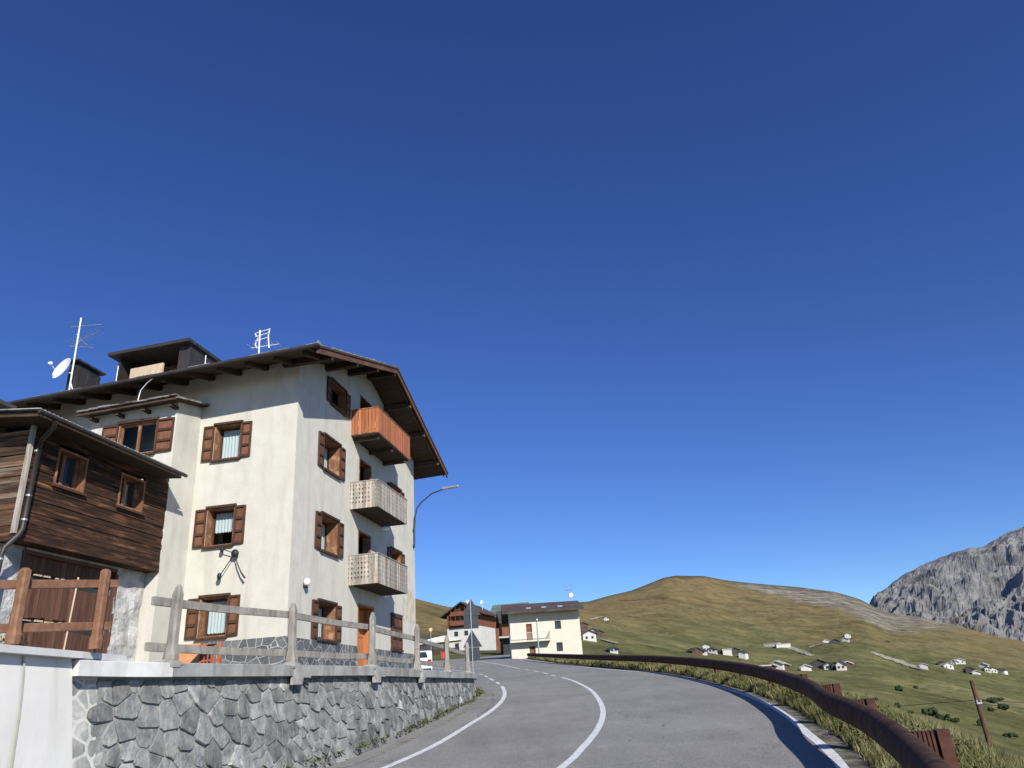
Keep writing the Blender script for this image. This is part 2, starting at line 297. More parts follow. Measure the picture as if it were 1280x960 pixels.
# ------------------------------------------------------------------ mesh builder
class MB:
    def __init__(s, off=(0, 0, 0)):
        s.v = []; s.f = []; s.mi = []; s.t = []; s.sm = []; s.off = Vector(off); s.m = 0; s.tint = 1.0; s.smooth = False
    def add(s, vs, fs):
        b = len(s.v); s.v += [tuple(Vector(p) - s.off) for p in vs]
        for f in fs:
            s.f.append([b + i for i in f]); s.mi.append(s.m); s.t.append(s.tint); s.sm.append(s.smooth)
    def hexa(s, p):   # 8 points, bottom 4 then top 4
        s.add(p, [(0, 3, 2, 1), (4, 5, 6, 7), (0, 1, 5, 4), (1, 2, 6, 5), (2, 3, 7, 6), (3, 0, 4, 7)])
    def box(s, x0, x1, y0, y1, z0, z1):
        s.hexa([(x0, y0, z0), (x1, y0, z0), (x1, y1, z0), (x0, y1, z0), (x0, y0, z1), (x1, y0, z1), (x1, y1, z1), (x0, y1, z1)])
    def beam(s, a, b, w, h, up=(0, 0, 1)):
        a = Vector(a); b = Vector(b); d = (b - a).normalized(); side = d.cross(Vector(up)).normalized(); u = side.cross(d)
        p = []
        for q in (-h / 2, h / 2):
            for (e, sg) in ((a, -1), (a, 1), (b, 1), (b, -1)): p.append(e + side * (w / 2 * sg) + u * q)
        s.hexa(p)
    def prism(s, poly, ext):
        n = len(poly); e = Vector(ext); vs = [Vector(p) for p in poly] + [Vector(p) + e for p in poly]
        s.add(vs, [tuple(range(n))[::-1], tuple(range(n, 2 * n))] + [(i, (i + 1) % n, n + (i + 1) % n, n + i) for i in range(n)])
    def tube(s, path, r, n=8, caps=True):
        P = [Vector(p) for p in path]; rs = r if isinstance(r, (list, tuple)) else [r] * len(P); vs = []
        up = None
        for i, p in enumerate(P):
            d = (P[min(i + 1, len(P) - 1)] - P[max(i - 1, 0)]).normalized()
            if up is None:
                up = Vector((0, 0, 1)) if abs(d.z) < .9 else Vector((0, 1, 0))
            a = d.cross(up).normalized(); c = a.cross(d); up = c
            for k in range(n):
                t = 2 * pi * k / n; vs.append(p + a * (cos(t) * rs[i]) + c * (sin(t) * rs[i]))
        fs = []
        for i in range(len(P) - 1):
            for k in range(n):
                fs.append((i * n + k, i * n + (k + 1) % n, (i + 1) * n + (k + 1) % n, (i + 1) * n + k))
        o = s.smooth; s.smooth = True; s.add(vs, fs); s.smooth = o
        if caps:
            b = len(P) - 1
            s.add(vs[:n], [tuple(range(n))[::-1]]); s.add(vs[b * n:], [tuple(range(n))])
    def sphere(s, c, r, n=10, sc=(1, 1, 1)):
        vs = []; fs = []; h = n // 2 + 1
        for i in range(h + 1):
            a = pi * i / h
            for k in range(n):
                t = 2 * pi * k / n; vs.append((c[0] + r * sc[0] * sin(a) * cos(t), c[1] + r * sc[1] * sin(a) * sin(t), c[2] + r * sc[2] * cos(a)))
        for i in range(h):
            for k in range(n): fs.append((i * n + k, (i + 1) * n + k, (i + 1) * n + (k + 1) % n, i * n + (k + 1) % n))
        o = s.smooth; s.smooth = True; s.add(vs, fs); s.smooth = o
    def quad(s, *p): s.add(p, [tuple(range(len(p)))])
    def build(s, name, mats, parent=None, loc=None, bevel=0):
        me = bpy.data.meshes.new(name); me.from_pydata([tuple(p) for p in s.v], [], s.f)
        for m in (mats if isinstance(mats, (list, tuple)) else [mats]): me.materials.append(m)
        me.polygons.foreach_set('material_index', s.mi); me.polygons.foreach_set('use_smooth', s.sm)
        a = me.attributes.new('tint', 'FLOAT', 'FACE'); a.data.foreach_set('value', s.t)
        me.update()
        o = bpy.data.objects.new(name, me); COL.objects.link(o)
        if parent: o.parent = parent
        if loc: o.location = loc
        if bevel:
            b = o.modifiers.new('bevel', 'BEVEL'); b.width = bevel; b.segments = 2; b.limit_method = 'ANGLE'; b.harden_normals = False
        return o

def tag(o, label=None, cat=None, group=None, kind=None):
    if label: o['label'] = label
    if cat: o['category'] = cat
    if group: o['group'] = group
    if kind: o['kind'] = kind
    return o
def empty(name, loc, rz=0, label=None, cat=None, group=None):
    o = bpy.data.objects.new(name, None); COL.objects.link(o); o.location = loc; o.rotation_euler = (0, 0, rz)
    o.empty_display_size = .3
    return tag(o, label, cat, group)

# ------------------------------------------------------------------ camera, sky, sun  (eye at the origin, road 1.6 m below)
PITCH, ROLL = .399, .070
cam_d = bpy.data.cameras.new('camera'); cam = bpy.data.objects.new('camera', cam_d); COL.objects.link(cam)
fw = Vector((0, cos(PITCH), sin(PITCH))); up0 = Vector((0, -sin(PITCH), cos(PITCH))); r0 = Vector((1, 0, 0))
ex = r0 * cos(ROLL) - up0 * sin(ROLL); ey = r0 * sin(ROLL) + up0 * cos(ROLL)
cam.matrix_world = Matrix(((ex.x, ey.x, -fw.x, 0), (ex.y, ey.y, -fw.y, 0), (ex.z, ey.z, -fw.z, 0), (0, 0, 0, 1)))
cam_d.sensor_width = 36; cam_d.lens = 36 * 935.4 / 1280; cam_d.clip_end = 30000; cam_d.clip_start = .05
scene.camera = cam
SUN_EL = radians(30); SUN_AZ = atan2(.361, -.933) - radians(4)      # clockwise from +Y
to_sun = Vector((sin(SUN_AZ) * cos(SUN_EL), cos(SUN_AZ) * cos(SUN_EL), sin(SUN_EL)))
sd = bpy.data.lights.new('sun', 'SUN'); so = bpy.data.objects.new('sun', sd); COL.objects.link(so)
sd.energy = 5.0; sd.angle = radians(.5); sd.color = (1, .955, .88)
so.rotation_euler = to_sun.to_track_quat('Z', 'Y').to_euler(); so.location = (20, -60, 60)
w = bpy.data.worlds.new('World'); scene.world = w; w.use_nodes = True
wn = w.node_tree.nodes; wl = w.node_tree.links
sky = wn.new('ShaderNodeTexSky'); sky.sky_type = 'NISHITA'; sky.sun_disc = False
sky.sun_elevation = SUN_EL; sky.sun_rotation = SUN_AZ % (2 * pi); sky.altitude = 2200; sky.air_density = 1.0; sky.dust_density = .0; sky.ozone_density = 2.5
# thin mountain air: purer blue than the stock sky (red and green fall off against blue)
sp_ = wn.new('ShaderNodeSeparateColor'); wl.new(sky.outputs[0], sp_.inputs['Color'])
cb_ = wn.new('ShaderNodeCombineColor'); wl.new(sp_.outputs[2], cb_.inputs[2])
def wmath(op, a, b):
    x = wn.new('ShaderNodeMath'); x.operation = op
    for i_, q_ in ((0, a), (1, b)):
        if isinstance(q_, (int, float)): x.inputs[i_].default_value = q_
        else: wl.new(q_, x.inputs[i_])
    return x.outputs[0]
for i_, pw_ in ((0, 1.75), (1, 1.86)):
    ratio = wmath('MINIMUM', wmath('DIVIDE', sp_.outputs[i_], wmath('MAXIMUM', sp_.outputs[2], 1e-4)), 1.0)
    wl.new(wmath('MULTIPLY', sp_.outputs[2], wmath('POWER', ratio, pw_)), cb_.inputs[i_])
wl.new(cb_.outputs[0], wn['Background'].inputs['Color']); wn['Background'].inputs['Strength'].default_value = .122
vs = scene.view_settings; vs.view_transform = 'Standard'; vs.look = 'None'; vs.gamma = 1; vs.use_curve_mapping = False; vs.exposure = .12
scene.cycles.max_bounces = 6; scene.cycles.diffuse_bounces = 1; scene.cycles.transparent_max_bounces = 8

# ------------------------------------------------------------------ road, ground
def road_z(x, y): return -1.6 + .065 * y
def lerp_tab(tab, y):
    if y <= tab[0][0]: return tab[0][1]
    for (a, b), (c, d) in zip(tab, tab[1:]):
        if y <= c: return b + (d - b) * (y - a) / (c - a)
    return tab[-1][1]
def smooth_path(pts, step=.4):
    """Catmull-Rom through plan points"""
    P = [Vector(p) for p in pts]; out = []
    for i in range(len(P) - 1):
        a = P[max(i - 1, 0)]; b = P[i]; c = P[i + 1]; d = P[min(i + 2, len(P) - 1)]
        n = max(2, int((c - b).length / step))
        for k in range(n):
            t = k / n
            out.append(.5 * ((2 * b) + (c - a) * t + (2 * a - 5 * b + 4 * c - d) * t * t + (3 * b - a - 3 * c + d) * t ** 3))
    out.append(P[-1]); return out
LEFT = [(-7.0, -4), (-5.4, 1), (-3.9, 6.3), (-2.95, 9.9), (-2.23, 12.5), (-1.78, 14.9), (-1.43, 18.25), (-1.16, 20.91), (-.98, 24.66), (-1.02, 28.5), (-1.29, 33.2), (-1.69, 37.2), (-2.25, 41.9), (-3.16, 49), (-5.2, 59), (-8.6, 73), (-13, 88)]
CENT = [(-3.6, -4), (-2.2, 2), (-.9, 7), (.32, 11.28), (.68, 12.9), (1.05, 14.82), (1.38, 17.1), (1.63, 19.7), (1.80, 23), (1.89, 27), (1.8, 30.6), (1.64, 34.1), (1.34, 37.2), (1.0, 40.3), (.62, 44.4), (-.35, 51.7), (-1.0, 56), (-3.6, 76), (-6.9, 98)]
RIGHT = [(-.9, -4), (.55, 0), (2.1, 5), (3.57, 10.05), (4.16, 12.79), (4.65, 15.25), (5.04, 17.75), (5.36, 21), (5.55, 25), (5.57, 30), (5.2, 36.4), (3.9, 44.1), (1.95, 59.5), (-1.1, 89.2)]
def tabx(pts): return sorted((y, x) for x, y in [tuple(p[:2]) for p in smooth_path([(a, b, 0) for a, b in pts], 1)])
RX = tabx(RIGHT); LX = tabx(LEFT)
WALL_BASE = [(-6.6, 1.0), (-4.72, 7.2), (-4.45, 8.6), (-4.1, 9.9), (-3.55, 11.6), (-3.02, 13.3), (-2.72, 15.3), (-2.45, 17.6), (-2.2, 20.2), (-1.97, 23.4), (-1.84, 27.0), (-1.9, 29.5), (-2.15, 31.6)]
WB = tabx(WALL_BASE)
XR_EXT = [(-20, -4.5), (-4, -.9)]
mb = MB()
ys = [-20, -15, -10, -4, 0] + [i * 1.0 for i in range(1, 110)] + [112, 118, 126, 136, 150, 170, 200]
rows = []
for y in ys:
    xr = lerp_tab(RX, y) + .07 if -4 <= y <= 89 else (lerp_tab(XR_EXT, y) if y < -4 else lerp_tab([(89.2, -1.05), (94, -2.2), (97, -2.5), (200, -2.6)], y))
    if y < 31.6: xl = lerp_tab(WB, y) - .12 if y > 1 else -6.7 - (1 - y) * .55
    else: xl = min(-2.3, -2.3 - (y - 31.6) * 2.2) if y < 36 else -12 - (y - 36) * .55
    rows.append((xl, xr, y))
for (a, b, y0), (c, d, y1) in zip(rows, rows[1:]):
    N = 6
    for k in range(N):
        f0, f1 = k / N, (k + 1) / N
        mb.quad(*[(q, yy, road_z(q, yy)) for q, yy in ((a + (b - a) * f0, y0), (a + (b - a) * f1, y0), (c + (d - c) * f1, y1), (c + (d - c) * f0, y1))])
tag(mb.build('road', M['asphalt']), kind='structure')
def stripe(name, pts, w, mats, lift=.005, keep=None):
    m = MB(); P = smooth_path([(a, b, 0) for a, b in pts], .5)
    Lft = []; s = 0
    for i, p in enumerate(P):
        d = (P[min(i + 1, len(P) - 1)] - P[max(i - 1, 0)]).normalized(); nrm = Vector((-d.y, d.x, 0))
        if i: s += (p - P[i - 1]).length
        a = p + nrm * w / 2; b = p - nrm * w / 2
        Lft.append((a, b, p.y))
    for (a, b, y0), (c, d, y1) in zip(Lft, Lft[1:]):
        ym = (y0 + y1) / 2
        if keep and not keep(ym): continue
        m.quad(*[(q.x, q.y, road_z(q.x, q.y) + lift) for q in (b, d, c, a)])
    return tag(m.build(name, mats), kind='structure')
stripe('road_marking', LEFT, .135, M['paint'], keep=lambda y: y < 33.2 or 35 < y < 37.2 or 39.2 < y < 41.6 or 43.6 < y < 46 or 48 < y < 50 or y > 52)
stripe('road_marking', CENT, .125, M['paint'], keep=lambda y: y < 37 or 39.2 < y < 40.8 or 42.6 < y < 44.4 or 46.4 < y < 48.4 or 50.4 < y < 52.6 or y > 54.5)
stripe('road_marking', RIGHT, .14, M['paint'])
stripe('road_kerb', [(a + .2, b) for a, b in RIGHT], .30, M['gutter_strip'], lift=.003)
def crack(pts, wv, amp, seed, mat_):
    m = MB(); P = smooth_path([(a, b, 0) for a, b in pts], .12); pr = None
    for i, p in enumerate(P):
        d = (P[min(i + 1, len(P) - 1)] - P[max(i - 1, 0)]).normalized(); n_ = Vector((-d.y, d.x, 0))
        c = p + n_ * amp * noise.fractal(Vector((i * .09, seed, 0)), .6, 2.2, 5); h_ = wv * (.35 + .9 * abs(noise.noise(Vector((i * .31, seed, 3)))))
        row = [(q.x, q.y, road_z(q.x, q.y) + .0035) for q in (c - n_ * h_, c + n_ * h_)]
        if pr: m.quad(pr[0], row[0], row[1], pr[1])
        pr = row
    tag(m.build('road_crack', mat_), kind='structure')
M['crack'] = mat('crack_seal', (.07, .07, .068), (.12, .118, .112), 8, bump=.2)
M['grit'] = mat('roadside_grit', (.20, .19, .16), (.34, .325, .28), 14, rough=.95, bump=.6, c3=(.14, .13, .09), s3=3)
crack([(-1.55, 17.5), (-1.35, 20.5), (-1.2, 23.5), (-1.35, 26.5), (-1.5, 29)], .018, .12, 1, M['crack'])
crack([(a + .18, b) for a, b in WALL_BASE[1:]], .16, .05, 12, M['grit'])
# small worn paint dabs of an old marking
mb = MB()
for i in range(18):
    x = R.gauss(2.2, .4); y = R.uniform(13.2, 19.6); a = R.uniform(.01, .03); b = R.uniform(.03, .10)
    mb.quad(*[(q, yy, road_z(q, yy) + .004) for q, yy in ((x - a, y - b), (x + a * .7, y - b * .8), (x + a, y + b), (x - a * .8, y + b * .7))])
tag(mb.build('road_marking', M['gutter_strip']), kind='structure')

# guard rail line in plan
RAIL = [(.4, -1), (1.62, 2.6), (2.46, 5), (3.13, 7), (3.73, 9.2), (4.21, 11.7), (4.70, 13.6), (5.10, 15.7), (5.53, 18.6), (5.86, 22), (6.03, 26), (5.98, 31), (5.6, 36.8), (4.45, 44.2), (2.5, 57.5), (-.27, 78)]
# terrain -------------------------------------------------
SKY = [(-100, 9), (-60, 9.5), (-30, 9.4), (-12.82, 8.63), (-8.24, 7.32), (-6.27, 6.71), (-3.53, 6.1), (2.4, 6.33), (4.47, 6.29), (5.97, 6.57), (7.76, 6.82), (9.27, 7.25), (10.18, 7.51), (11.06, 7.57), (13.04, 7.35), (14.38, 6.94), (15.72, 6.64), (18.1, 6.17), (19.38, 5.92), (21.62, 5.36), (23.0, 4.74), (23.64, 4.26), (24.27, 3.83), (24.93, 3.56), (26.29, 3.27), (26.93, 3.01), (28.39, 2.47), (29.97, 1.79), (31.52, 1.27), (35.83, -.17), (50, -1), (100, -1)]
BASE = [(-100, 3.4), (-8.3, 3.35), (-3.68, 3.3), (-1, 3.2), (2.07, 2.55), (5.51, 2.3), (9.4, 1.6), (13.09, .5), (18.15, -.6), (22.82, -1.9), (26.05, -3.6), (28.14, -5.0), (29.61, -5.6), (33.84, -6.6), (100, -7)]
RCR = [(-100, 900), (-8, 900), (-3, 1100), (3, 1600), (9, 2100), (14, 2400), (20, 2600), (25, 2300), (31, 2000), (100, 2000)]
PW = [(-100, 1.1), (-4, 1.1), (3, 1.4), (8, 2.2), (13, 2.6), (18, 2.2), (23, 1.5), (28, 1.0), (100, .9)]
RB = 150.0
def blur(tab, d=2.2):
    q = [-100, -80, -60, -45] + [-36 + .5 * i for i in range(160)] + [60, 80, 100]
    return [(a, sum(lerp_tab(tab, a + d * (k - 3) / 3) for k in range(7)) / 7) for a in q]
BASE = blur(BASE); RCR = blur(RCR); PW = blur(PW)
rail_s = smooth_path([(a, b, 0) for a, b in RAIL], 1.0)
RV = []
for i, p in enumerate(rail_s):
    if p.y < 3: continue
    d = (rail_s[min(i + 1, len(rail_s) - 1)] - rail_s[max(i - 1, 0)]).normalized()
    q = p + Vector((d.y, -d.x, 0)) * 1.6
    RV.append((math.degrees(atan2(q.x, q.y)), hypot(q.x, q.y)))
RV = sorted(RV); RV = [(-100, 120.0), (RV[0][0] - 2.2, 120.0)] + RV + [(60, 4.6), (100, 4.0)]
def terrain_z(az, r, rough=True):
    """height of the land, az in degrees clockwise from the view axis"""
    a = radians(az); x = r * sin(a); y = r * cos(a)
    rv = lerp_tab(RV, az); zv = road_z(x, y) if r < rv else road_z(rv * sin(a), rv * cos(a))
    zb = RB * tan(radians(lerp_tab(BASE, az)))
    if r <= rv: return min(zv, road_z(x, y)) - .14
    if r <= RB:
        t = (r - rv) / (RB - rv); bulge = sin(pi * t) * -.6 * (1 if az > 3 else 0)
        return (zv - .14) * (1 - t) + zb * t + bulge + noise.noise(Vector((x * .05, y * .05, 3))) * .9 * t
    rc = lerp_tab(RCR, az); es = lerp_tab(SKY, az); eb = lerp_tab(BASE, az); p = lerp_tab(PW, az)
    if r <= rc * 1.0005:
        s = log(r / RB) / log(rc / RB); e = eb + (es - eb) * s ** p
        z = r * tan(radians(e))
        if rough:
            w_ = min(1, s * 4) * (1 - s ** 4)
            v = Vector((x * .0021, y * .0021, .7))
            z += r * w_ * (.020 * noise.fractal(v, .8, 2.1, 7) - .010 * abs(noise.noise(v * 2.7)) + .004 * noise.fractal(v * 6, .7, 2.1, 5))
        elif s > .985: z = r * tan(radians(es))
        return z
    zc = rc * tan(radians(es)); return zc - (r - rc) * .12 - 5
def terrain_hit(az, el):
    te = tan(radians(el)); r = RB * .25
    while r < 4000:
        if terrain_z(az, r) >= r * te and r > 60: return r
        r *= 1.004
    return 900
azs = [-100, -80, -60, -45] + [-36 + i * 1.5 for i in range(17)] + [-10.5 + i * .16 for i in range(int(47 / .16))] + [37 + 3 * i for i in range(8)] + [64, 80, 100]
RN = [2.5, 5, 8, 11, 15, 20, 27, 36, 48, 62, 80, 100, 122]; SF = [i / 150 for i in range(151)] + [1.02, 1.06, 1.12]; rs = RN + SF
vsx = []; grn = []; rck = []; hth = []
for az in azs:
    for jr, r in enumerate(rs):
        rc = lerp_tab(RCR, az); rr = r if jr < len(RN) else RB * (rc / RB) ** r
        # snap one ring to the crest so the skyline is exact
        a = radians(az); z = terrain_z(az, rr)
        s = min(1.4, log(max(rr, RB) / RB) / log(rc / RB))
        vsx.append((rr * sin(a), rr * cos(a), z))
        e = math.degrees(atan2(z, rr)); es = lerp_tab(SKY, az)
        g = 1 - min(1, max(0, (s - lerp_tab([(-100, .1), (0, .2), (6, .55), (14, .66), (20, .6), (27, .72), (100, .75)], az)) * 3.2))
        grn.append(g * .86)
        k = lerp_tab([(14.4, 0), (15.5, .8), (18, 1), (22, 1), (23.5, .95), (26, .75), (28.5, .35), (31, 0)], az)
        below = es - e; hth.append(max(0, 1 - below / .28) * .8 if rr > 400 and 4 < az < 25 else 0); top = lerp_tab([(14, .4), (17, .95), (20, 1.4), (23, 1.8), (26, 1.5), (29, .6)], az)
        rck.append(k * max(0, 1 - (below / top) ** 2) if below >= 0 else k * .8)
nr = len(rs); fs = []
for i in range(len(azs) - 1):
    for j in range(nr - 1): fs.append((i * nr + j, i * nr + j + 1, (i + 1) * nr + j + 1, (i + 1) * nr + j))
me = bpy.data.meshes.new('ground'); me.from_pydata(vsx, [], fs); me.materials.append(M['meadow'])
for k, d in (('green', grn), ('rock', rck), ('heath', hth)):
    at = me.attributes.new(k, 'FLOAT', 'POINT'); at.data.foreach_set('value', d)
me.polygons.foreach_set('use_smooth', [True] * len(fs)); me.update()
go = bpy.data.objects.new('ground', me); COL.objects.link(go); tag(go, kind='structure')
# land behind the viewer
mb = MB(); mb.quad((-900, -900, -22), (900, -900, -22), (900, -.5, -2.3), (-900, -.5, -2.3))
tag(mb.build('ground', M['yard']), kind='structure')
# rocky mountain -----------------------------------------
MT = [(20.5, 1.5), (21.8, 2.75), (23.3, 3.88), (23.86, 4.59), (24.53, 4.93), (25.85, 5.71), (26.77, 6.11), (27.56, 6.41), (28.83, 6.75), (29.82, 7.01), (30.98, 7.09), (31.72, 7.33), (32.56, 7.64), (33.37, 7.75), (35.69, 8.42), (39.62, 9.54), (46, 8.5), (54, 5)]
vsx = []; fs = []
na, nr = 300, 150
for i in range(na):
    az = 20.5 + 33.5 * (i / (na - 1)) ** 1.35
    for j in range(nr):
        t = j / (nr - 1); r = 3300 + 3000 * t
        es = lerp_tab(MT, az); a = radians(az)
        if t <= .8:
            s = t / .8; e = -1.5 + (es + 1.5) * (s ** .85)
        else: e = es - (t - .8) * 14; s = 1
        p = Vector((r * sin(a), r * cos(a), 0)) * .0016
        # spurs running down the face, sharp edged
        rdg = noise.ridged_multi_fractal(Vector((p.x * .8, p.y * .62, 1.3)), .8, 2.15, 9, 1.0, 2.0) - 1.0
        rd2 = noise.fractal(p * 5, .7, 2.2, 6)
        w_ = min(1, s * 5) * (1 if t <= .8 else .6) * (.18 + .82 * (1 - s ** 5))
        vsx.append((r * sin(a), r * cos(a), r * tan(radians(e)) + w_ * (150 * rdg + 26 * rd2)))
for i in range(na - 1):
    for j in range(nr - 1): fs.append((i * nr + j, i * nr + j + 1, (i + 1) * nr + j + 1, (i + 1) * nr + j))
me = bpy.data.meshes.new('mountain'); me.from_pydata(vsx, [], fs); me.materials.append(M['rock']); me.update()
mo = bpy.data.objects.new('mountain', me); COL.objects.link(mo); tag(mo, kind='structure')

# ------------------------------------------------------------------ house frame: origin at the near corner, X right along the eave side, Y along the gable side
YAW = .162; HC = Vector((-6.834, 22.0, 0)); Z0 = .9
XA = Vector((cos(YAW), -sin(YAW), 0)); YA = Vector((sin(YAW), cos(YAW), 0))
def HW(x, y, z): return HC + XA * x + YA * y + Vector((0, 0, z))
FL = lambda u, d, z: (u, -d, z)        # eave-side facade, d outward
FR = lambda u, d, z: (d, u, z)         # gable-side facade
def facade(mb, F, u0, u1, z0, z1, holes, d=0):
    us = sorted({u0, u1, *[h[0] for h in holes], *[h[1] for h in holes]}); zs = sorted({z0, z1, *[h[2] for h in holes], *[h[3] for h in holes]})
    for a, b in zip(us, us[1:]):
        for c, e in zip(zs, zs[1:]):
            um, zm = (a + b) / 2, (c + e) / 2
            if any(h[0] < um < h[1] and h[2] < zm < h[3] for h in holes): continue
            mb.quad(F(a, d, c), F(b, d, c), F(b, d, e), F(a, d, e))
def fbox(mb, F, u0, u1, d0, d1, z0, z1):
    p = [F(u, d, z) for z in (z0, z1) for (u, d) in ((u0, d0), (u1, d0), (u1, d1), (u0, d1))]; mb.hexa(p)

def sag(x, y): return -.045 * max(0, 1.3 - x)
def roof_z(x, y): return 12.86 - .327 * abs(y - 6) + sag(x, y)
house = empty('apartment_house', HW(0, 0, Z0), -YAW, 'four storey cream stucco house with brown shutters, three balconies and wide dark gabled roof', 'house')
OFF = (0, 0, Z0)
LW = [(-2.80, -1.88, 7.56, 8.72), (-2.80, -1.88, 4.84, 6.0), (-2.76, -1.85, 2.22, 3.34)]
RWIN = [(1.98, 3.36, 7.56, 8.72), (1.98, 3.36, 4.84, 6.0), (1.96, 3.34, 2.12, 3.24)]
RW2 = [(8.75, 10.02, 7.56, 8.72), (8.75, 10.02, 4.86, 6.02), (8.75, 10.02, 2.14, 3.42)]
TOPW = (2.45, 3.75, 10.05, 10.95)
DOORS = [(5.22, 6.5, 9.55, 11.45), (5.22, 6.5, 6.78, 8.86), (5.22, 6.5, 4.08, 6.1)]
GDOOR = (5.28, 6.9, 1.15, 3.52)
OW = (-5.28, -3.98, 7.6, 8.66); OY = 1.25
mb = MB(OFF)
facade(mb, FL, -14, 0, .4, 9.2, [*LW])
for k in range(14): mb.quad((-14 + k, 0, 9.2), (-13 + k, 0, 9.2), (-13 + k, 0, roof_z(-13 + k, 0) - .12), (-14 + k, 0, roof_z(-14 + k, 0) - .12))
facade(mb, FR, 0, 12, .4, 10.5, RWIN + RW2 + [(TOPW[0], TOPW[1], TOPW[2], 10.5), GDOOR] + [(a, b, c, min(e, 10.5)) for a, b, c, e in DOORS])
# gable triangle with the top door cut out
rt = lambda y: roof_z(0, y) - .12
mb.quad((0, 0, 10.5), (0, TOPW[0], 10.5), (0, TOPW[0], rt(TOPW[0])), (0, 0, rt(0))); mb.quad((0, TOPW[0], TOPW[3]), (0, TOPW[1], TOPW[3]), (0, TOPW[1], rt(TOPW[1])), (0, TOPW[0], rt(TOPW[0])))
mb.quad((0, TOPW[1], 10.5), (0, 5.22, 10.5), (0, 5.22, rt(5.22)), (0, TOPW[1], rt(TOPW[1])))
mb.quad((0, 5.22, 11.45), (0, 6.5, 11.45), (0, 6.5, rt(6.5)), (0, 6, rt(6)), (0, 5.22, rt(5.22)))
mb.quad((0, 6.5, 10.5), (0, 12, 10.5), (0, 12, rt(12)), (0, 6.5, rt(6.5)))
mb.quad((-14, 12, .4), (0, 12, .4), (0, 12, 10.1), (-14, 12, 10.1)); mb.quad((-14, 0, .4), (-14, 12, .4), (-14, 12, 10.0), (-14, 0, 10.0)); mb.quad((-14, 0, 10.0), (-14, 12, 10.0), (-14, 6, 11.9))
# stair bay on the eave side
facade(mb, FL, -6.35, -3.35, .4, 9.2, [OW], d=OY)
mb.quad((-3.35, -OY, .4), (-3.35, 0, .4), (-3.35, 0, 9.55), (-3.35, -OY, 9.15)); mb.quad((-6.35, -OY, .4), (-6.35, 0, .4), (-6.35, 0, 9.55), (-6.35, -OY, 9.15))
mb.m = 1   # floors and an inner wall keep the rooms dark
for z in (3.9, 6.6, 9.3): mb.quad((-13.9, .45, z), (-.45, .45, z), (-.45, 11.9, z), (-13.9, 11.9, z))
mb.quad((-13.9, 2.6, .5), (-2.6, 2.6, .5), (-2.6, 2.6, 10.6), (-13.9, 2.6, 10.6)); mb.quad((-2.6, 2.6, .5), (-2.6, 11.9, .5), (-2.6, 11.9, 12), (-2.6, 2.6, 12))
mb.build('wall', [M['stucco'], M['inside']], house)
mb = MB(OFF)
fbox(mb, FR, -.03, 5.26, .001, .035, .4, 2.06); fbox(mb, FR, 6.92, 12.0, .001, .035, .4, 2.06); fbox(mb, FL, -3.34, -.001, .001, .035, .4, 2.08)
mb.build('plinth', M['plinth'], house)

def shutter(name, F, u0, u1, z0, z1, parent, d=.0, panels=3):
    m = MB(OFF); st = .055
    m.tint = R.uniform(.75, 1.15); fbox(m, F, u0 + .01, u1 - .01, d + .012, d + .034, z0 + .01, z1 - .01)
    m.m = 1; m.tint = 1
    fbox(m, F, u0, u0 + st, d + .008, d + .062, z0, z1); fbox(m, F, u1 - st, u1, d + .008, d + .062, z0, z1)
    h = (z1 - z0) / panels
    for k in range(panels + 1):
        zc = z0 + h * k; a = max(z0, zc - .04); b = min(z1, zc + .04)
        if k == panels: a = z1 - .07
        if k == 0: b = z0 + .08
        fbox(m, F, u0 + st, u1 - st, d + .010, d + .075, a, b)
    m.build('shutter', [M['shutter'], M['shutter_frame']], parent, bevel=.004)

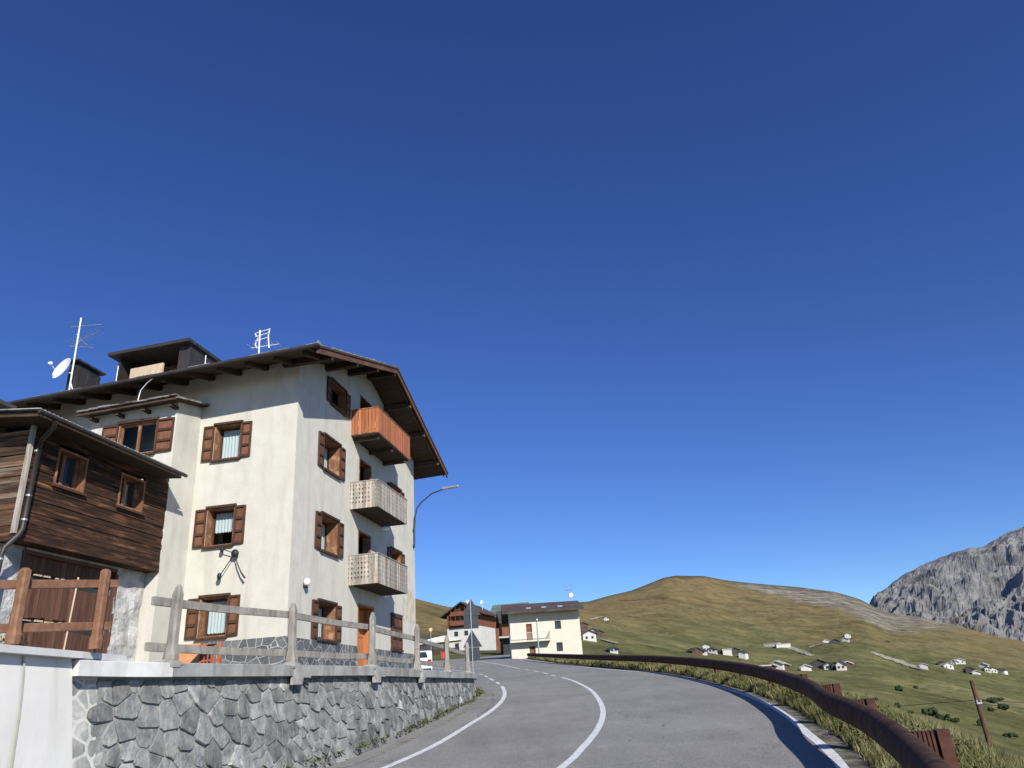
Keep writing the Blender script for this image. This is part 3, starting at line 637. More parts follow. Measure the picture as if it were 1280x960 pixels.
def window(F, w, sh, d0=0, depth=.34, curtain=.5, cols=1, full=False, closed=False, lit=True):
    u0, u1, z0, z1 = w; m = MB(OFF); e = .035; D = -depth
    # lining of the opening
    m.m = 0
    fbox(m, F, u0, u0 + e, d0 + D, d0 + .012, z0, z1); fbox(m, F, u1 - e, u1, d0 + D, d0 + .012, z0, z1)
    fbox(m, F, u0 + e, u1 - e, d0 + D, d0 + .012, z0, z0 + e); fbox(m, F, u0 + e, u1 - e, d0 + D, d0 + .012, z1 - e, z1)
    # sash
    m.m = 1
    b = D + .03; t = .055; a0, a1, c0, c1 = u0 + e, u1 - e, z0 + e, z1 - e
    fbox(m, F, a0, a0 + t, d0 + b - .03, d0 + b + .02, c0, c1); fbox(m, F, a1 - t, a1, d0 + b - .03, d0 + b + .02, c0, c1)
    fbox(m, F, a0 + t, a1 - t, d0 + b - .03, d0 + b + .02, c0, c0 + t); fbox(m, F, a0 + t, a1 - t, d0 + b - .03, d0 + b + .02, c1 - t, c1)
    um = (a0 + a1) / 2; mw = .045 if cols == 2 else .004
    if cols == 2: fbox(m, F, um - .045, um + .045, d0 + b - .028, d0 + b + .03, c0 + t, c1 - t)
    wo = m.build('window', [M['reveal'], M['reveal'] if cols == 2 else M['shutter_frame']], house)
    g = MB(OFF); fbox(g, F, a0 + t, um - mw, d0 + b - .008, d0 + b - .002, c0 + t, c1 - t); fbox(g, F, um + mw, a1 - t, d0 + b - .008, d0 + b - .002, c0 + t, c1 - t)
    g.build('pane', M['glass'], wo)
    if curtain:
        c = MB(OFF); N = 26; zt = c1 - t; zb = zt - (c1 - c0 - 2 * t) * curtain; pts = []
        for k in range(N + 1):
            u = a0 + t + (a1 - a0 - 2 * t) * k / N; dd = d0 + D - .005 + .012 * sin(k * 1.7)
            pts.append((u, dd, zb + (.03 if k % 2 else 0)))
        for p, q in zip(pts, pts[1:]): c.quad(F(p[0], p[1], p[2]), F(q[0], q[1], q[2]), F(q[0], q[1], zt), F(p[0], p[1], zt))
        c.build('curtain', M['curtain'], wo)
    l = MB(OFF); fbox(l, F, u0 - .04, u1 + .04, d0 + .002, d0 + .075, z1 + .004, z1 + .075); l.build('lintel', M['shutter_frame'], wo)
    l = MB(OFF); fbox(l, F, u0 - .04, u1 + .04, d0 + .002, d0 + .10, z0 - .07, z0 - .004); l.build('sill', M['shutter_frame'], wo)
    if closed:
        mid = (u0 + u1) / 2
        shutter('shutter', F, u0 + .005, mid - .003, z0 + .005, z1 - .005, wo, d0 + .013); shutter('shutter', F, mid + .003, u1 - .005, z0 + .005, z1 - .005, wo, d0 + .013)
    else:
        for s0, s1 in sh: shutter('shutter', F, s0, s1, z0 - .01, z1 + .0, wo, d0)
    return wo
for i, (a, b, c, d) in enumerate(LW): window(FL, (a, b, c, d), [(a - .38, a - .012), (b + .012, b + .36)], curtain=(.96, .62, .97)[i])
for i, (a, b, c, d) in enumerate(RWIN): window(FR, (a, b, c, d), [(a - .42, a - .012), (b + .012, b + .43)], curtain=.95, depth=.42)
for i, (a, b, c, d) in enumerate(RW2): window(FR, (a, b, c, d), [(a - .42, a - .012), (b + .012, b + .42)], curtain=.5, depth=.36, closed=(i == 2))
a, b, c, d = TOPW; window(FR, TOPW, [(a - .36, a - .012), (b + .012, b + .4)], curtain=0, depth=.3)
a, b, c, d = OW; window(FL, OW, [(a - .56, a - .012), (b + .012, b + .58)], d0=OY, depth=.12, curtain=0, cols=2)
# balcony doors
for (a, b, c, d) in DOORS:
    m = MB(OFF); D = -.3
    fbox(m, FR, a, a + .06, D, .012, c, d); fbox(m, FR, b - .06, b, D, .012, c, d); fbox(m, FR, a + .06, b - .06, D, .012, d - .06, d)
    fbox(m, FR, a + .06, (a + b) / 2, D, D + .05, c, c + .5); fbox(m, FR, (a + b) / 2 - .05, (a + b) / 2 + .05, D + .01, D + .06, c + .5, d - .06)
    do = m.build('door', M['reveal'], house)
    g = MB(OFF); fbox(g, FR, a + .06, (a + b) / 2 - .05, D + .02, D + .03, c + .5, d - .06); g.build('pane', M['glass'], do)
a, b, c, d = GDOOR
m = MB(OFF); fbox(m, FR, a, a + .07, -.42, .014, c, d); fbox(m, FR, b - .07, b, -.42, .014, c, d); fbox(m, FR, a + .07, b - .07, -.42, .014, d - .07, d)
fbox(m, FR, a + .75, b - .07, -.42, -.36, c, d - .07)
for k in range(2): fbox(m, FR, a + .85, b - .17, -.36, -.34, c + .2 + k * 1.1, c + 1.15 + k * 1.1)
do = m.build('door', M['door_orange'], house, bevel=.004)
m = MB(OFF); fbox(m, FR, a + .07, a + .75, -.42, -.37, c + .75, d - .07); m.build('side_panel', M['pale_panel'], do)
m = MB(OFF); fbox(m, FR, a + .07, a + .75, -.42, -.36, c, c + .74); m.build('lower_panel', M['door_orange'], do)

# roof ------------------------------------------------------------------

mb = MB(OFF); XL = -14.4
for y0, y1 in ((-1.42, 6), (6, 13.42)):
    xs = [XL + (1.3 - XL) * k / 14 for k in range(15)]
    for x0, x1 in zip(xs, xs[1:]):
        for k in range(4):
            ya = y0 + (y1 - y0) * k / 4; yb = y0 + (y1 - y0) * (k + 1) / 4
            P = [(x0, ya), (x1, ya), (x1, yb), (x0, yb)]
            mb.add([(x, y, roof_z(x, y) - .10) for x, y in P] + [(x, y, roof_z(x, y) - .17) for x, y in P], [(0, 1, 2, 3), (7, 6, 5, 4), (0, 1, 5, 4), (1, 2, 6, 5), (2, 3, 7, 6), (3, 0, 4, 7)])
roof = mb.build('roof', M['roof_wood'], house)
mb = MB(OFF)   # stone slabs in courses, uneven edges
for side in (0, 1):
    for r_ in range(13):
        dlo = 7.47 - r_ * .6; x = XL
        while x < 1.27:
            wd = min(R.uniform(.45, .8), 1.29 - x)
            if wd < .1: break
            e = R.uniform(0, .05); lo = dlo + e; hi = max(0, dlo - .75)
            yl = 6 - lo if side == 0 else 6 + lo; yh = 6 - hi if side == 0 else 6 + hi
            zt = R.uniform(.035, .06); x2 = x + wd - .008
            P = [(x, yl, .0), (x2, yl, .0), (x2, yh, -.07), (x, yh, -.07)]
            if lo > 0:
                mb.tint = R.uniform(.7, 1.2)
                mb.add([(a, b, roof_z(a, b) - .075 + c) for a, b, c in P] + [(a, b, roof_z(a, b) - .075 + zt + c) for a, b, c in P], [(3, 2, 1, 0), (4, 5, 6, 7), (0, 1, 5, 4), (1, 2, 6, 5), (2, 3, 7, 6), (3, 0, 4, 7)])
            x += wd
mb.build('roof_slab', M['slate'], roof)
mb = MB(OFF)   # barge boards on the gable
for sgn in (-1, 1):
    a = (1.24, 6 + sgn * 7.4, roof_z(1.3, 6 + sgn * 7.4) - .24); b = (1.24, 6 + sgn * .0, roof_z(1.3, 6) - .24)
    mb.prism([(1.22, a[1], a[2] + .12), (1.22, b[1], b[2] + .12), (1.22, b[1], b[2] - .12), (1.22, a[1], a[2] - .12)], (.05, 0, 0))
    mb.prism([(1.05, a[1], a[2] + .06), (1.05, b[1], b[2] + .06), (1.05, b[1], b[2] - .03), (1.05, a[1], a[2] - .03)], (.05, 0, 0))
mb.build('barge_board', M['barge'], roof)
for y in (-.15, 2.0, 4.0, 6.0, 8.0, 10.0, 12.15):
    m = MB(OFF); zc = roof_z(.5, y) - .17 - .13
    m.box(-.5, 1.17, y - .09, y + .09, zc - .11, zc + .10); m.m = 1; m.box(1.17, 1.176, y - .08, y + .08, zc - .10, zc + .09)
    m.build('purlin', [M['roof_wood'], M['beam_end']], roof)
for k in range(16):
    x = .75 - k * .95; m = MB(OFF)
    for (xx, y0, y1) in ((x, -1.25, .15),):
        p = []
        for y, top in ((y0, 0), (y1, 0)): pass
        z0 = roof_z(x, y0) - .17; z1 = roof_z(x, y1) - .17
        m.hexa([(x - .07, y0, z0 - .15), (x + .07, y0, z0 - .15), (x + .07, y1, z1 - .19), (x - .07, y1, z1 - .19), (x - .07, y0, z0), (x + .07, y0, z0), (x + .07, y1, z1), (x - .07, y1, z1)])
    m.build('rafter', M['roof_wood'], roof)
m = MB(OFF); m.tube([(XL + .02 + (1.32 - XL) * k / 8, -1.50, roof_z(XL + (1.3 - XL) * k / 8, -1.42) - .13) for k in range(9)], .065, 10); m.build('gutter', M['metal_dark'], roof)
m = MB(OFF); m.tube([(1.3, -1.50, 10.36), (1.36, -1.5, 10.36)], .07, 10); m.build('gutter_cap', M['metal_grey'], roof)
# dormer
m = MB(OFF); y0 = 1.0; zt = 12.42
m.prism([(-4.72, y0, 11.0), (-4.72, y0, 12.5), (-4.72, 4.9, 12.52), (-4.72, 4.5, 12.2)], (-.09, 0, 0)); m.prism([(-7.45, y0, 10.9), (-7.45, y0, 12.35), (-7.45, 4.9, 12.4), (-7.45, 4.5, 12.1)], (-.09, 0, 0))
m.box(-5.15, -4.81, y0, y0 + .08, 11.0, 12.4)
dorm = m.build('dormer', M['metal_dark'], roof)
m = MB(OFF); m.hexa([(-7.8, .72, 12.30), (-4.62, .72, 12.42), (-4.62, 5.4, 12.5), (-7.8, 5.4, 12.40), (-7.8, .72, 12.42), (-4.62, .72, 12.54), (-4.62, 5.4, 12.62), (-7.8, 5.4, 12.52)])
m.m = 1; m.box(-7.5, -4.8, 2.3, 2.4, 11.0, 12.42)
m.m = 2; m.prism([(-7.02, 1.02, 11.0), (-5.75, 1.02, 11.0), (-5.75, 1.02, 11.86), (-7.02, 1.02, 11.80)], (0, .08, 0))
m.build('dormer_front', [M['metal_dark'], M['reveal'], M['pale_wood']], house)
for x, y, h in ((-7.36, .8, 1.1), (-3.95, .8, .85), (-3.45, .8, .4)):
    m = MB(OFF); m.tube([(x, y, roof_z(x, y) - .05), (x, y, roof_z(x, y) + h)], .022, 6); m.build('roof_rod', M['metal_grey'], roof)
# chimney
m = MB(OFF); m.prism([(-9.82, 1.3, 11.0), (-9.49, 1.3, 11.0), (-9.49, 1.3, 12.45), (-9.82, 1.3, 12.45)], (0, 1.25, 0))
for y in (1.4, 1.9, 2.4): m.box(-9.5, -9.47, y - .04, y + .04, 11.4, 12.4)
ch = m.build('chimney', M['metal_dark'], roof)
m = MB(OFF); m.box(-9.92, -9.39, 1.18, 2.68, 12.58, 12.65); m.box(-9.78, -9.53, 1.4, 2.5, 12.45, 12.58); m.build('chimney_cap', M['metal_dark'], house)
# canopy over the bay
m = MB(OFF)
m.hexa([(-6.5, -1.72, 8.94), (-3.12, -1.72, 9.06), (-3.12, -.0, 9.44), (-6.5, -.0, 9.36), (-6.5, -1.72, 9.0), (-3.12, -1.72, 9.12), (-3.12, -.0, 9.5), (-6.5, -.0, 9.42)])
m.m = 1
x = -6.5
while x < -3.15:
    wd = R.uniform(.3, .5); m.box(x, min(x + wd, -3.1) - .01, -1.78 + R.uniform(0, .05), -1.2, 9.075 + .035 * (x + 6.5), 9.105 + .035 * (x + 6.5) + R.uniform(0, .03)); x += wd
for k in range(7): m.hexa([(-3.16, -1.7 + k * .24, 9.10 + k * .053), (-3.05, -1.7 + k * .24, 9.10 + k * .053), (-3.05, -1.48 + k * .24, 9.14 + k * .053), (-3.16, -1.48 + k * .24, 9.14 + k * .053)] + [(a, b, c + .05) for a, b, c in ((-3.16, -1.7 + k * .24, 9.10 + k * .053), (-3.05, -1.7 + k * .24, 9.10 + k * .053), (-3.05, -1.48 + k * .24, 9.14 + k * .053), (-3.16, -1.48 + k * .24, 9.14 + k * .053))])
m.m = 0
for x in (-6.1, -5.2, -4.3, -3.4): m.box(x - .05, x + .05, -1.6, -1.2, 8.82 + .03 * (x + 6.5), 8.93 + .03 * (x + 6.5))
m.build('canopy', [M['roof_wood'], M['slate']], house)
m = MB(OFF); m.tube([(-4.15, -1.45, 10.05), (-4.35, -1.5, 9.85), (-4.5, -1.55, 9.6), (-4.52, -1.6, 9.2)], .018, 6); m.build('cable', M['metal_grey'], house)
# fresco
m = MB(OFF); m.quad((.004, 10.25, 3.3), (.004, 11.85, 3.3), (.004, 11.9, 4.3), (.004, 11.2, 4.75), (.004, 10.4, 4.4)); m.build('fresco', M['mural'], house)

# balconies
def board(mb, F, u0, u1, d0, d1, z0, z1, notches):
    """one vertical board whose edges are cut in at the notch heights"""
    n = .024; L = [(u0, z0)]
    if notches:
        left = []; right = []
        for z in notches: left += [(u0, z - .045), (u0 + n, z - .02), (u0 + n, z + .02), (u0, z + .045)]; right += [(u1, z - .045), (u1 - n, z - .02), (u1 - n, z + .02), (u1, z + .045)]
        poly = [(u0, z0), (u1, z0)] + right + [(u1, z1), (u0, z1)] + left[::-1]
    else: poly = [(u0, z0), (u1, z0), (u1, z1), (u0, z1)]
    pts = [F(u, d0, z) for u, z in poly]; e = Vector(F(u0, d1, z0)) - Vector(F(u0, d0, z0)); mb.prism(pts, e)
def balcony(y0, y1, xo, zb, zt, style):
    m = MB(OFF)
    if style == 'orange':
        m.m = 1; m.box(.004, xo - .02, y0 + .02, y1 - .02, zb + .05, zb + .12); m.m = 0; m.box(.004, xo - .06, y0 + .06, y1 - .06, zb, zb + .048)
        for yy in (y0 + .3, (y0 + y1) / 2, y1 - .3): m.box(.004, xo - .1, yy - .07, yy + .07, zb - .13, zb - .002)
        bal = m.build('balcony', [M['roof_wood'], M['concrete']], house)
    else:
        m.box(.004, xo - .03, y0 + .03, y1 - .03, zb + .03, zb + .15); bal = m.build('balcony', M['roof_wood'], house)
    m = MB(OFF); wood = M['orange_wood'] if style == 'orange' else M['grey_wood']
    z0 = zb + (.05 if style == 'orange' else 0)
    nt = [] if style == 'orange' else [z0 + (zt - z0) * q for q in (.24, .40, .56, .73, .87)]
    bw = .135 if style == 'orange' else .125; gap = .012 if style == 'orange' else .004
    def run(F, a, b, d0, d1, gapx):
        n = round((b - a) / bw); s = (b - a) / n
        for k in range(n):
            m.tint = R.uniform(.72, 1.2) if style == 'orange' else R.uniform(.55, 1.3); board(m, F, a + k * s + gapx / 2, a + (k + 1) * s - gapx / 2, d0, d1, z0 + (R.uniform(0, .03) if style == 'orange' else 0), zt, nt)
    run(FR, y0, y1, xo - .025, xo, gap)
    side0 = lambda u, d, z: (u, y0 - d, z); side1 = lambda u, d, z: (u, y1 + d, z)
    run(side0, .01, xo, 0, .025, gap + (.012 if style == 'orange' else 0)); run(side1, .01, xo, -.025, 0, gap)
    m.build('balcony_boards', wood, bal)
    m = MB(OFF); m.tint = .9
    for zz in (z0 + .12, zt - .16):
        m.box(.03, xo - .03, y0 + .004, y0 + .05, zz, zz + .07); m.box(.03, xo - .03, y1 - .05, y1 - .028, zz, zz + .07); m.box(xo - .07, xo - .028, y0 + .05, y1 - .05, zz, zz + .07)
    m.box(.01, xo + .02, y0 - .04, y0 + .07, zt + .003, zt + .035); m.box(.01, xo + .02, y1 - .07, y1 + .02, zt + .003, zt + .035); m.box(xo - .07, xo + .02, y0 + .07, y1 - .07, zt + .003, zt + .035)
    m.build('handrail', wood if style != 'orange' else M['reveal'], bal)
balcony(4.40, 8.15, 1.075, 9.42, 10.46, 'orange')
balcony(4.40, 7.63, 1.075, 6.67, 7.64, 'grey')
balcony(4.40, 7.63, 1.075, 4.0, 5.0, 'grey')

# things on the house
lampw = empty('street_lamp', HW(.02, 11.75, 6.5), -YAW, 'thin curved street lamp arm fixed to the end corner of the cream house', 'street lamp')
m = MB(); m.tube([(.05, 0, .05), (.06, 0, .9), (.10, 0, 1.45), (.2, 0, 1.85), (.42, 0, 2.1), (.9, 0, 2.44), (1.5, 0, 2.6)], .035, 8)
m.box(0, .06, -.06, .06, .1, .2); m.box(0, .06, -.06, .06, .8, .9); m.build('arm', M['sign_back'], lampw)
m = MB(); m.hexa([(1.42, -.1, 2.56), (2.2, -.11, 2.62), (2.2, .11, 2.62), (1.42, .1, 2.56), (1.42, -.07, 2.68), (2.2, -.08, 2.69), (2.2, .08, 2.69), (1.42, .07, 2.68)]); m.build('lamp_head', M['metal_grey'], lampw, bevel=.02)
wl_ = empty('wall_lamp', HW(0, .92, 3.55), -YAW, 'small white globe lamp on the gable wall above the ground floor window', 'wall lamp')
m = MB(); m.sphere((.12, 0, .12), .11, 12, (1, 1, 1.1)); m.build('globe', M['metal_white'], wl_)
m = MB(); m.tube([(0, 0, 0), (.08, 0, -.03), (.12, 0, .0)], [.03, .03, .07], 8); m.build('bracket', M['black'], wl_)
orn = empty('wall_ornament', HW(-1.7, -.02, 4.45), -YAW, 'dark iron wall ornament with three thin arms between two shuttered windows', 'wall ornament')
m = MB(); m.sphere((.0, -.12, .08), .12, 10, (1, .8, 1)); m.tube([(0, 0, .08), (0, -.12, .08)], .03, 6); m.build('hub', M['black'], orn)
for p, r_ in (((-.42, -.14, .24), .085), ((-.42, -.16, -.56), .09)):
    m = MB(); m.tube([(0, -.12, .08), p], .014, 6); m.sphere(p, r_, 8, (.8, .7, 1.2)); m.build('arm', M['black'], orn)
m = MB(); m.tube([(0, -.12, .05), (.12, -.14, -.25), (.26, -.16, -.5), (.4, -.16, -.68)], [.014, .018, .02, .03], 6); m.build('arm', M['black'], orn)
def yagi(mb, c, ang, n, L, w, tilt=.1):
    c = Vector(c); d = Vector((cos(ang), sin(ang), tilt)).normalized(); s = Vector((-sin(ang), cos(ang), 0))
    mb.tube([c - d * L * .3, c + d * L * .7], .012, 5)
    for k in range(n):
        p = c - d * L * .3 + d * L * k / (n - 1); mb.tube([p - s * w * (1 - .3 * k / n), p + s * w * (1 - .3 * k / n)], .007, 4)
ant = empty('tv_antenna', HW(-9.42, 1.05, roof_z(-9.4, 1.05) + .42), -YAW, 'tall roof aerial mast with white satellite dish beside the black chimney', 'antenna')
m = MB(); m.tube([(0, 0, -.5), (-.05, 0, 3.1)], .03, 8); m.tube([(.3, .1, -.45), (.02, 0, .4)], .02, 6); m.build('mast', M['metal_white'], ant)
m = MB(); yagi(m, (-.03, 0, 2.75), .3, 7, 1.1, .35); yagi(m, (.1, 0, 2.15), -.2, 8, 1.3, .3, .15); yagi(m, (-.02, 0, 1.9), .25, 6, .9, .3, -.1)
for s in (-1, 1): m.tube([(-.1, 0, 2.2 + s * .22), (.05, .1, 2.2), (.45, .0, 2.1 + s * .25)], .014, 5)
m.build('aerial', M['metal_grey'], ant)
def dish(mb, c, nrm, r, depth):
    n_ = Vector(nrm).normalized(); a = n_.cross(Vector((0, 0, 1))).normalized(); b = a.cross(n_); vs = []; fs = []
    for i in range(6):
        q = i / 5
        for k in range(20):
            t = 2 * pi * k / 20; vs.append(Vector(c) + (a * cos(t) + b * sin(t)) * r * q + n_ * depth * q * q)
    for i in range(5):
        for k in range(20): fs.append((i * 20 + k, i * 20 + (k + 1) % 20, (i + 1) * 20 + (k + 1) % 20, (i + 1) * 20 + k))
    mb.smooth = True; mb.add(vs, fs); mb.smooth = False
    return Vector(c) + n_ * r * 1.15 + Vector((0, 0, -.1))
m = MB(); fp = dish(m, (-.32, -.1, .98), (-.30, -.93, .30), .45, .08); m.build('dish', M['metal_white'], ant)
m = MB(); m.tube([(-.3, -.1, .6), fp], .012, 6); m.sphere(fp, .07, 8, (1.4, 1, 1)); m.tube([(0, 0, .8), (-.3, -.08, .9)], .025, 6); m.build('dish_arm', M['metal_white'], ant)
ant = empty('tv_antenna', HW(-2.05, 1.0, roof_z(-2.05, 1.0) + .28), -YAW, 'short white aerial with looped elements on the roof edge near the gable', 'antenna')
m = MB(); m.tube([(0, 0, -.35), (-.03, 0, 1.2)], .028, 8); m.sphere((0, 0, .03), .2, 10, (1, 1, .5)); m.build('mast', M['metal_white'], ant)
m = MB(); m.tube([(-.22, 0, 1.1), (-.14, .1, .95), (-.2, .05, .7), (-.1, .0, .5)], .025, 6); m.tube([(.34, 0, 1.22), (.26, .08, 1.0), (.32, 0, .75), (.36, 0, .45)], .025, 6)
for z in (1.16, 1.02, .85): m.tube([(-.2, .02, z - .04), (.3, .02, z + .04)], .016, 5)
yagi(m, (0, 0, .55), .1, 6, 1.0, .3, .05)
m.build('aerial', M['metal_white'], ant)

# ------------------------------------------------------------------ barn (same axes as the house)
barn = empty('barn', HW(-3.35, -6.45, Z0), -YAW, 'old dark timber barn on a whitewashed stone base, against the cream house', 'barn')
BO = (-3.35, -6.45, Z0)
X0 = -3.35; YN, YF = -6.45, -1.28; ZB, ZT = 4.14, 6.75
BW = [(-5.62, -4.62, 5.42, 6.34), (-3.35, -2.32, 5.42, 6.34)]
mb = MB(BO); z = ZB
while z < ZT + .1:
    h = R.uniform(.085, .145); cuts = [YN] + [q for w_ in BW for q in w_[:2]] + [YF]
    segs = [(YN, YF)]
    if z + h > 5.42 and z < 6.34: segs = [(YN, BW[0][0]), (BW[0][1], BW[1][0]), (BW[1][1], YF)]
    for a, b in segs:
        mb.tint = R.uniform(.45, 1.45); dz = R.uniform(-.012, .012)
        mb.box(X0 - .08, X0 + R.uniform(-.012, .018), a, b, z + .003, z + h - .008)
    z += h
mb.m = 1; z = ZB
while z < ZT + .55:
    h = R.uniform(.09, .16); mb.tint = R.uniform(.5, 1.4); q = R.uniform(-.02, .03)
    xr_ = min(X0 - .09, -2.65 - (z + h + .17 - 6.69) / .10)
    if xr_ > -10.9: mb.box(-11, xr_, YN - q, YN + .08, z + .004, z + h - .006)
    z += h
mb.tint = 1; mb.m = 2; mb.box(X0 - .05, X0 + .05, YN - .06, YN + .02, ZB - .05, ZT - .1)
mb.m = 0; mb.tint = .45; mb.box(-11, X0 - .1, YF - .1, YF, ZB, ZT - .2); mb.quad((-11, YN + .1, ZB - .02), (X0 - .02, YN + .1, ZB - .02), (X0 - .02, YF, ZB - .02), (-11, YF, ZB - .02))
mb.box(X0 - 1.5, X0 - 1.4, YN + .2, YF - .2, ZB, ZT)
wallb = mb.build('timber_wall', [M['barn_plank'], M['barn_grey'], M['grey_wood']], barn)
for (a, b, c, d) in BW:
    m = MB(BO); F = lambda u, dd, zz: (X0 + dd, u, zz)
    for u0, u1, z0, z1, mi in ((a, a + .06, c, d, 0), (b - .06, b, c, d, 0), (a + .06, b - .06, c, c + .05, 0), (a + .06, b - .06, d - .06, d, 0)): fbox(m, F, u0, u1, -.42, .025, z0, z1)
    um = (a + b) / 2 - .08; fbox(m, F, um - .05, um + .05, -.25, -.17, c + .05, d - .06)
    fbox(m, F, a + .06, a + .13, -.25, -.18, c + .05, d - .06); fbox(m, F, b - .14, b - .06, -.25, -.18, c + .05, d - .06)
    wo = m.build('window', M['reveal'], barn)
    m = MB(BO); fbox(m, F, a + .13, b - .14, -.24, -.235, c + .05, d - .06); m.build('pane', M['dark_glass'], wo)
    m = MB(BO); fbox(m, F, a - .05, b + .05, .02, .09, c - .06, c - .004); m.build('sill', M['shutter_frame'], wo)
# masonry base with garage door hole on the road side
mb = MB(BO); F = lambda u, dd, zz: (X0 - .42 + dd, u, zz)
GH = (-5.6, -2.45, .4, 3.84)
def lumpy(mb, F, u0, u1, z0, z1, holes, amp, step=.22, ph=0):
    nu = max(1, int((u1 - u0) / step)); nz_ = max(1, int((z1 - z0) / step))
    for i in range(nu):
        for j in range(nz_):
            q = []
            for di, dj in ((0, 0), (1, 0), (1, 1), (0, 1)):
                u = u0 + (u1 - u0) * (i + di) / nu; zz = z0 + (z1 - z0) * (j + dj) / nz_
                q.append(F(u, amp * noise.fractal(Vector((u * 1.6 + ph, zz * 1.6, ph)), .8, 2, 4), zz))
            um = u0 + (u1 - u0) * (i + .5) / nu; zm = z0 + (z1 - z0) * (j + .5) / nz_
            if any(h[0] < um < h[1] and h[2] < zm < h[3] for h in holes): continue
            mb.smooth = True; mb.quad(*q); mb.smooth = False
lumpy(mb, F, -6.4, -5.6, .4, 4.14, [], .05, ph=2); lumpy(mb, F, -5.6, -2.45, 3.84, 4.14, [], .02, ph=4); lumpy(mb, F, -2.45, -1.28, .4, 4.14, [], .07, .16, ph=6)
F2 = lambda u, dd, zz: (u, -6.4 - dd, zz); lumpy(mb, F2, -11, -3.77, .4, 4.14, [], .05, ph=9)
mb.box(X0 - .8, X0 - .43, -2.45, -2.3, .4, 3.84); mb.box(X0 - .8, X0 - .43, -5.75, -5.6, .4, 3.84)
mb.build('stone_base', M['rough_plaster'], barn)
m = MB(BO); u = -5.6
while u < -2.46:
    wd = min(R.uniform(.1, .16), -2.45 - u); m.tint = R.uniform(.7, 1.25)
    for z0, z1 in ((.5, 2.22), (2.44, 3.24), (3.44, 3.84)):
        e = R.uniform(-.03, .03) if z1 < 3.8 else 0
        m.box(X0 - .56, X0 - .52, u + .003, u + wd - .003, z0 + (R.uniform(0, .05)), z1 + e)
    u += wd
m.m = 1; m.tint = 1
for z in (2.28, 3.3): m.box(X0 - .60, X0 - .562, -5.6, -2.45, z - .08, z + .2)
m.m = 2
for z in (2.33, 3.35):
    u = -5.5
    while u < -2.6:
        wd = R.uniform(.08, .3); m.box(X0 - .54, X0 - .505, u, u + wd, z + .06, z + .06 + R.uniform(.02, .05)); u += wd + R.uniform(.02, .2)
gd = m.build('garage_door', [M['garage'], M['inside'], M['pale_wood']], barn)
m = MB(BO); m.box(X0 - .56, X0 - .40, -5.68, -5.6, .5, 3.9); m.box(X0 - .56, X0 - .40, -2.45, -2.36, .5, 3.9); m.box(X0 - .56, X0 - .40, -5.6, -2.45, 3.84, 3.92); m.build('door_frame', M['garage'], gd)
m = MB(BO); 
for x0, x1 in ((-11, X0 + .02),): m.box(x0, x1, YN - .02, YN + .2, ZB - .2, ZB - .006)
m.box(X0 - .45, X0 + .02, YN + .2, YF, ZB - .16, ZB - .006); m.build('sill_beam', M['barn_plank'], barn)
# roof: fibre sheets falling towards the road
def broof(x): return 6.69 - .10 * (x + 2.65)
mb = MB(BO); ys_ = [-7.2 + .065 * k for k in range(int(5.6 / .065) + 1)]
for k, (ya, yb) in enumerate(zip(ys_, ys_[1:])):
    a = .022 * (k % 2); b = .022 * ((k + 1) % 2)
    for x0, x1 in ((-2.62, -5.5), (-5.5, -11.5)):
        q = [(x0, ya, broof(x0) + a), (x0, yb, broof(x0) + b), (x1, yb, broof(x1) + b), (x1, ya, broof(x1) + a)]
        mb.add(q + [(p[0], p[1], p[2] - .02) for p in q], [(0, 1, 2, 3), (7, 6, 5, 4), (0, 4, 5, 1), (1, 5, 6, 2), (2, 6, 7, 3), (3, 7, 4, 0)])
rb = mb.build('roof', M['corrugated'], barn)
m = MB(BO)
m.hexa([(x_, y_, broof(x_) - q_) for q_ in (.16, .04) for x_, y_ in ((-11.4, -7.1), (-2.7, -7.1), (-2.7, -1.65), (-11.4, -1.65))])
m.m = 1; m.hexa([(-4.6, -6.98, 6.45), (-4.42, -6.98, 6.45), (-4.42, -6.4, 6.45), (-4.6, -6.4, 6.45), (-4.58, -6.98, 6.66), (-4.44, -6.98, 6.66), (-4.44, -6.4, 6.66), (-4.58, -6.4, 6.66)])
m.build('roof_deck', [M['roof_wood'], M['beam_end']], rb)
m = MB(BO); m.tube([(-2.58, -7.2, 6.61), (-2.58, -1.6, 6.61)], .05, 8); m.build('gutter', M['metal_dark'], rb)
m = MB(BO); m.tube([(-2.6, -6.7, 6.58), (-2.7, -6.6, 6.42), (-3.2, -6.36, 6.25), (-3.24, -6.36, 4.2), (-3.26, -6.42, 4.05), (-3.36, -6.62, 3.75), (-3.38, -6.64, 3.6), (-3.38, -6.66, .5)], .055, 10)
pipe = m.build('drainpipe', M['metal_dark'], barn)
for p in ((-3.24, -6.36, 6.0), (-3.24, -6.36, 4.95), (-3.24, -6.36, 4.4), (-3.38, -6.65, 3.5), (-3.38, -6.66, 2.6)):
    m = MB(BO); m.tube([(p[0], p[1], p[2] - .02), (p[0], p[1], p[2] + .02)], .068, 10); m.build('pipe_clamp', M['metal_grey'], pipe)
# second roof further back
b2 = empty('barn', HW(-8.0, -4.2, Z0), -YAW, 'dark roofed shed showing only its eave behind the timber barn at the left edge', 'shed')
m = MB((-8, -4.2, Z0)); m.box(-13, -8.5, -6.3, -2.6, .6, 9.0); m.build('wall', M['roof_dark'], b2)
m = MB((-8, -4.2, Z0)); m.hexa([(-14, -7.5, 9.5), (-8.0, -7.5, 9.10), (-8.0, -2.42, 9.10), (-14, -2.42, 9.5), (-14, -7.5, 9.62), (-8.0, -7.5, 9.22), (-8.0, -2.42, 9.22), (-14, -2.42, 9.62)]); m.build('roof', M['roof_dark'], b2)

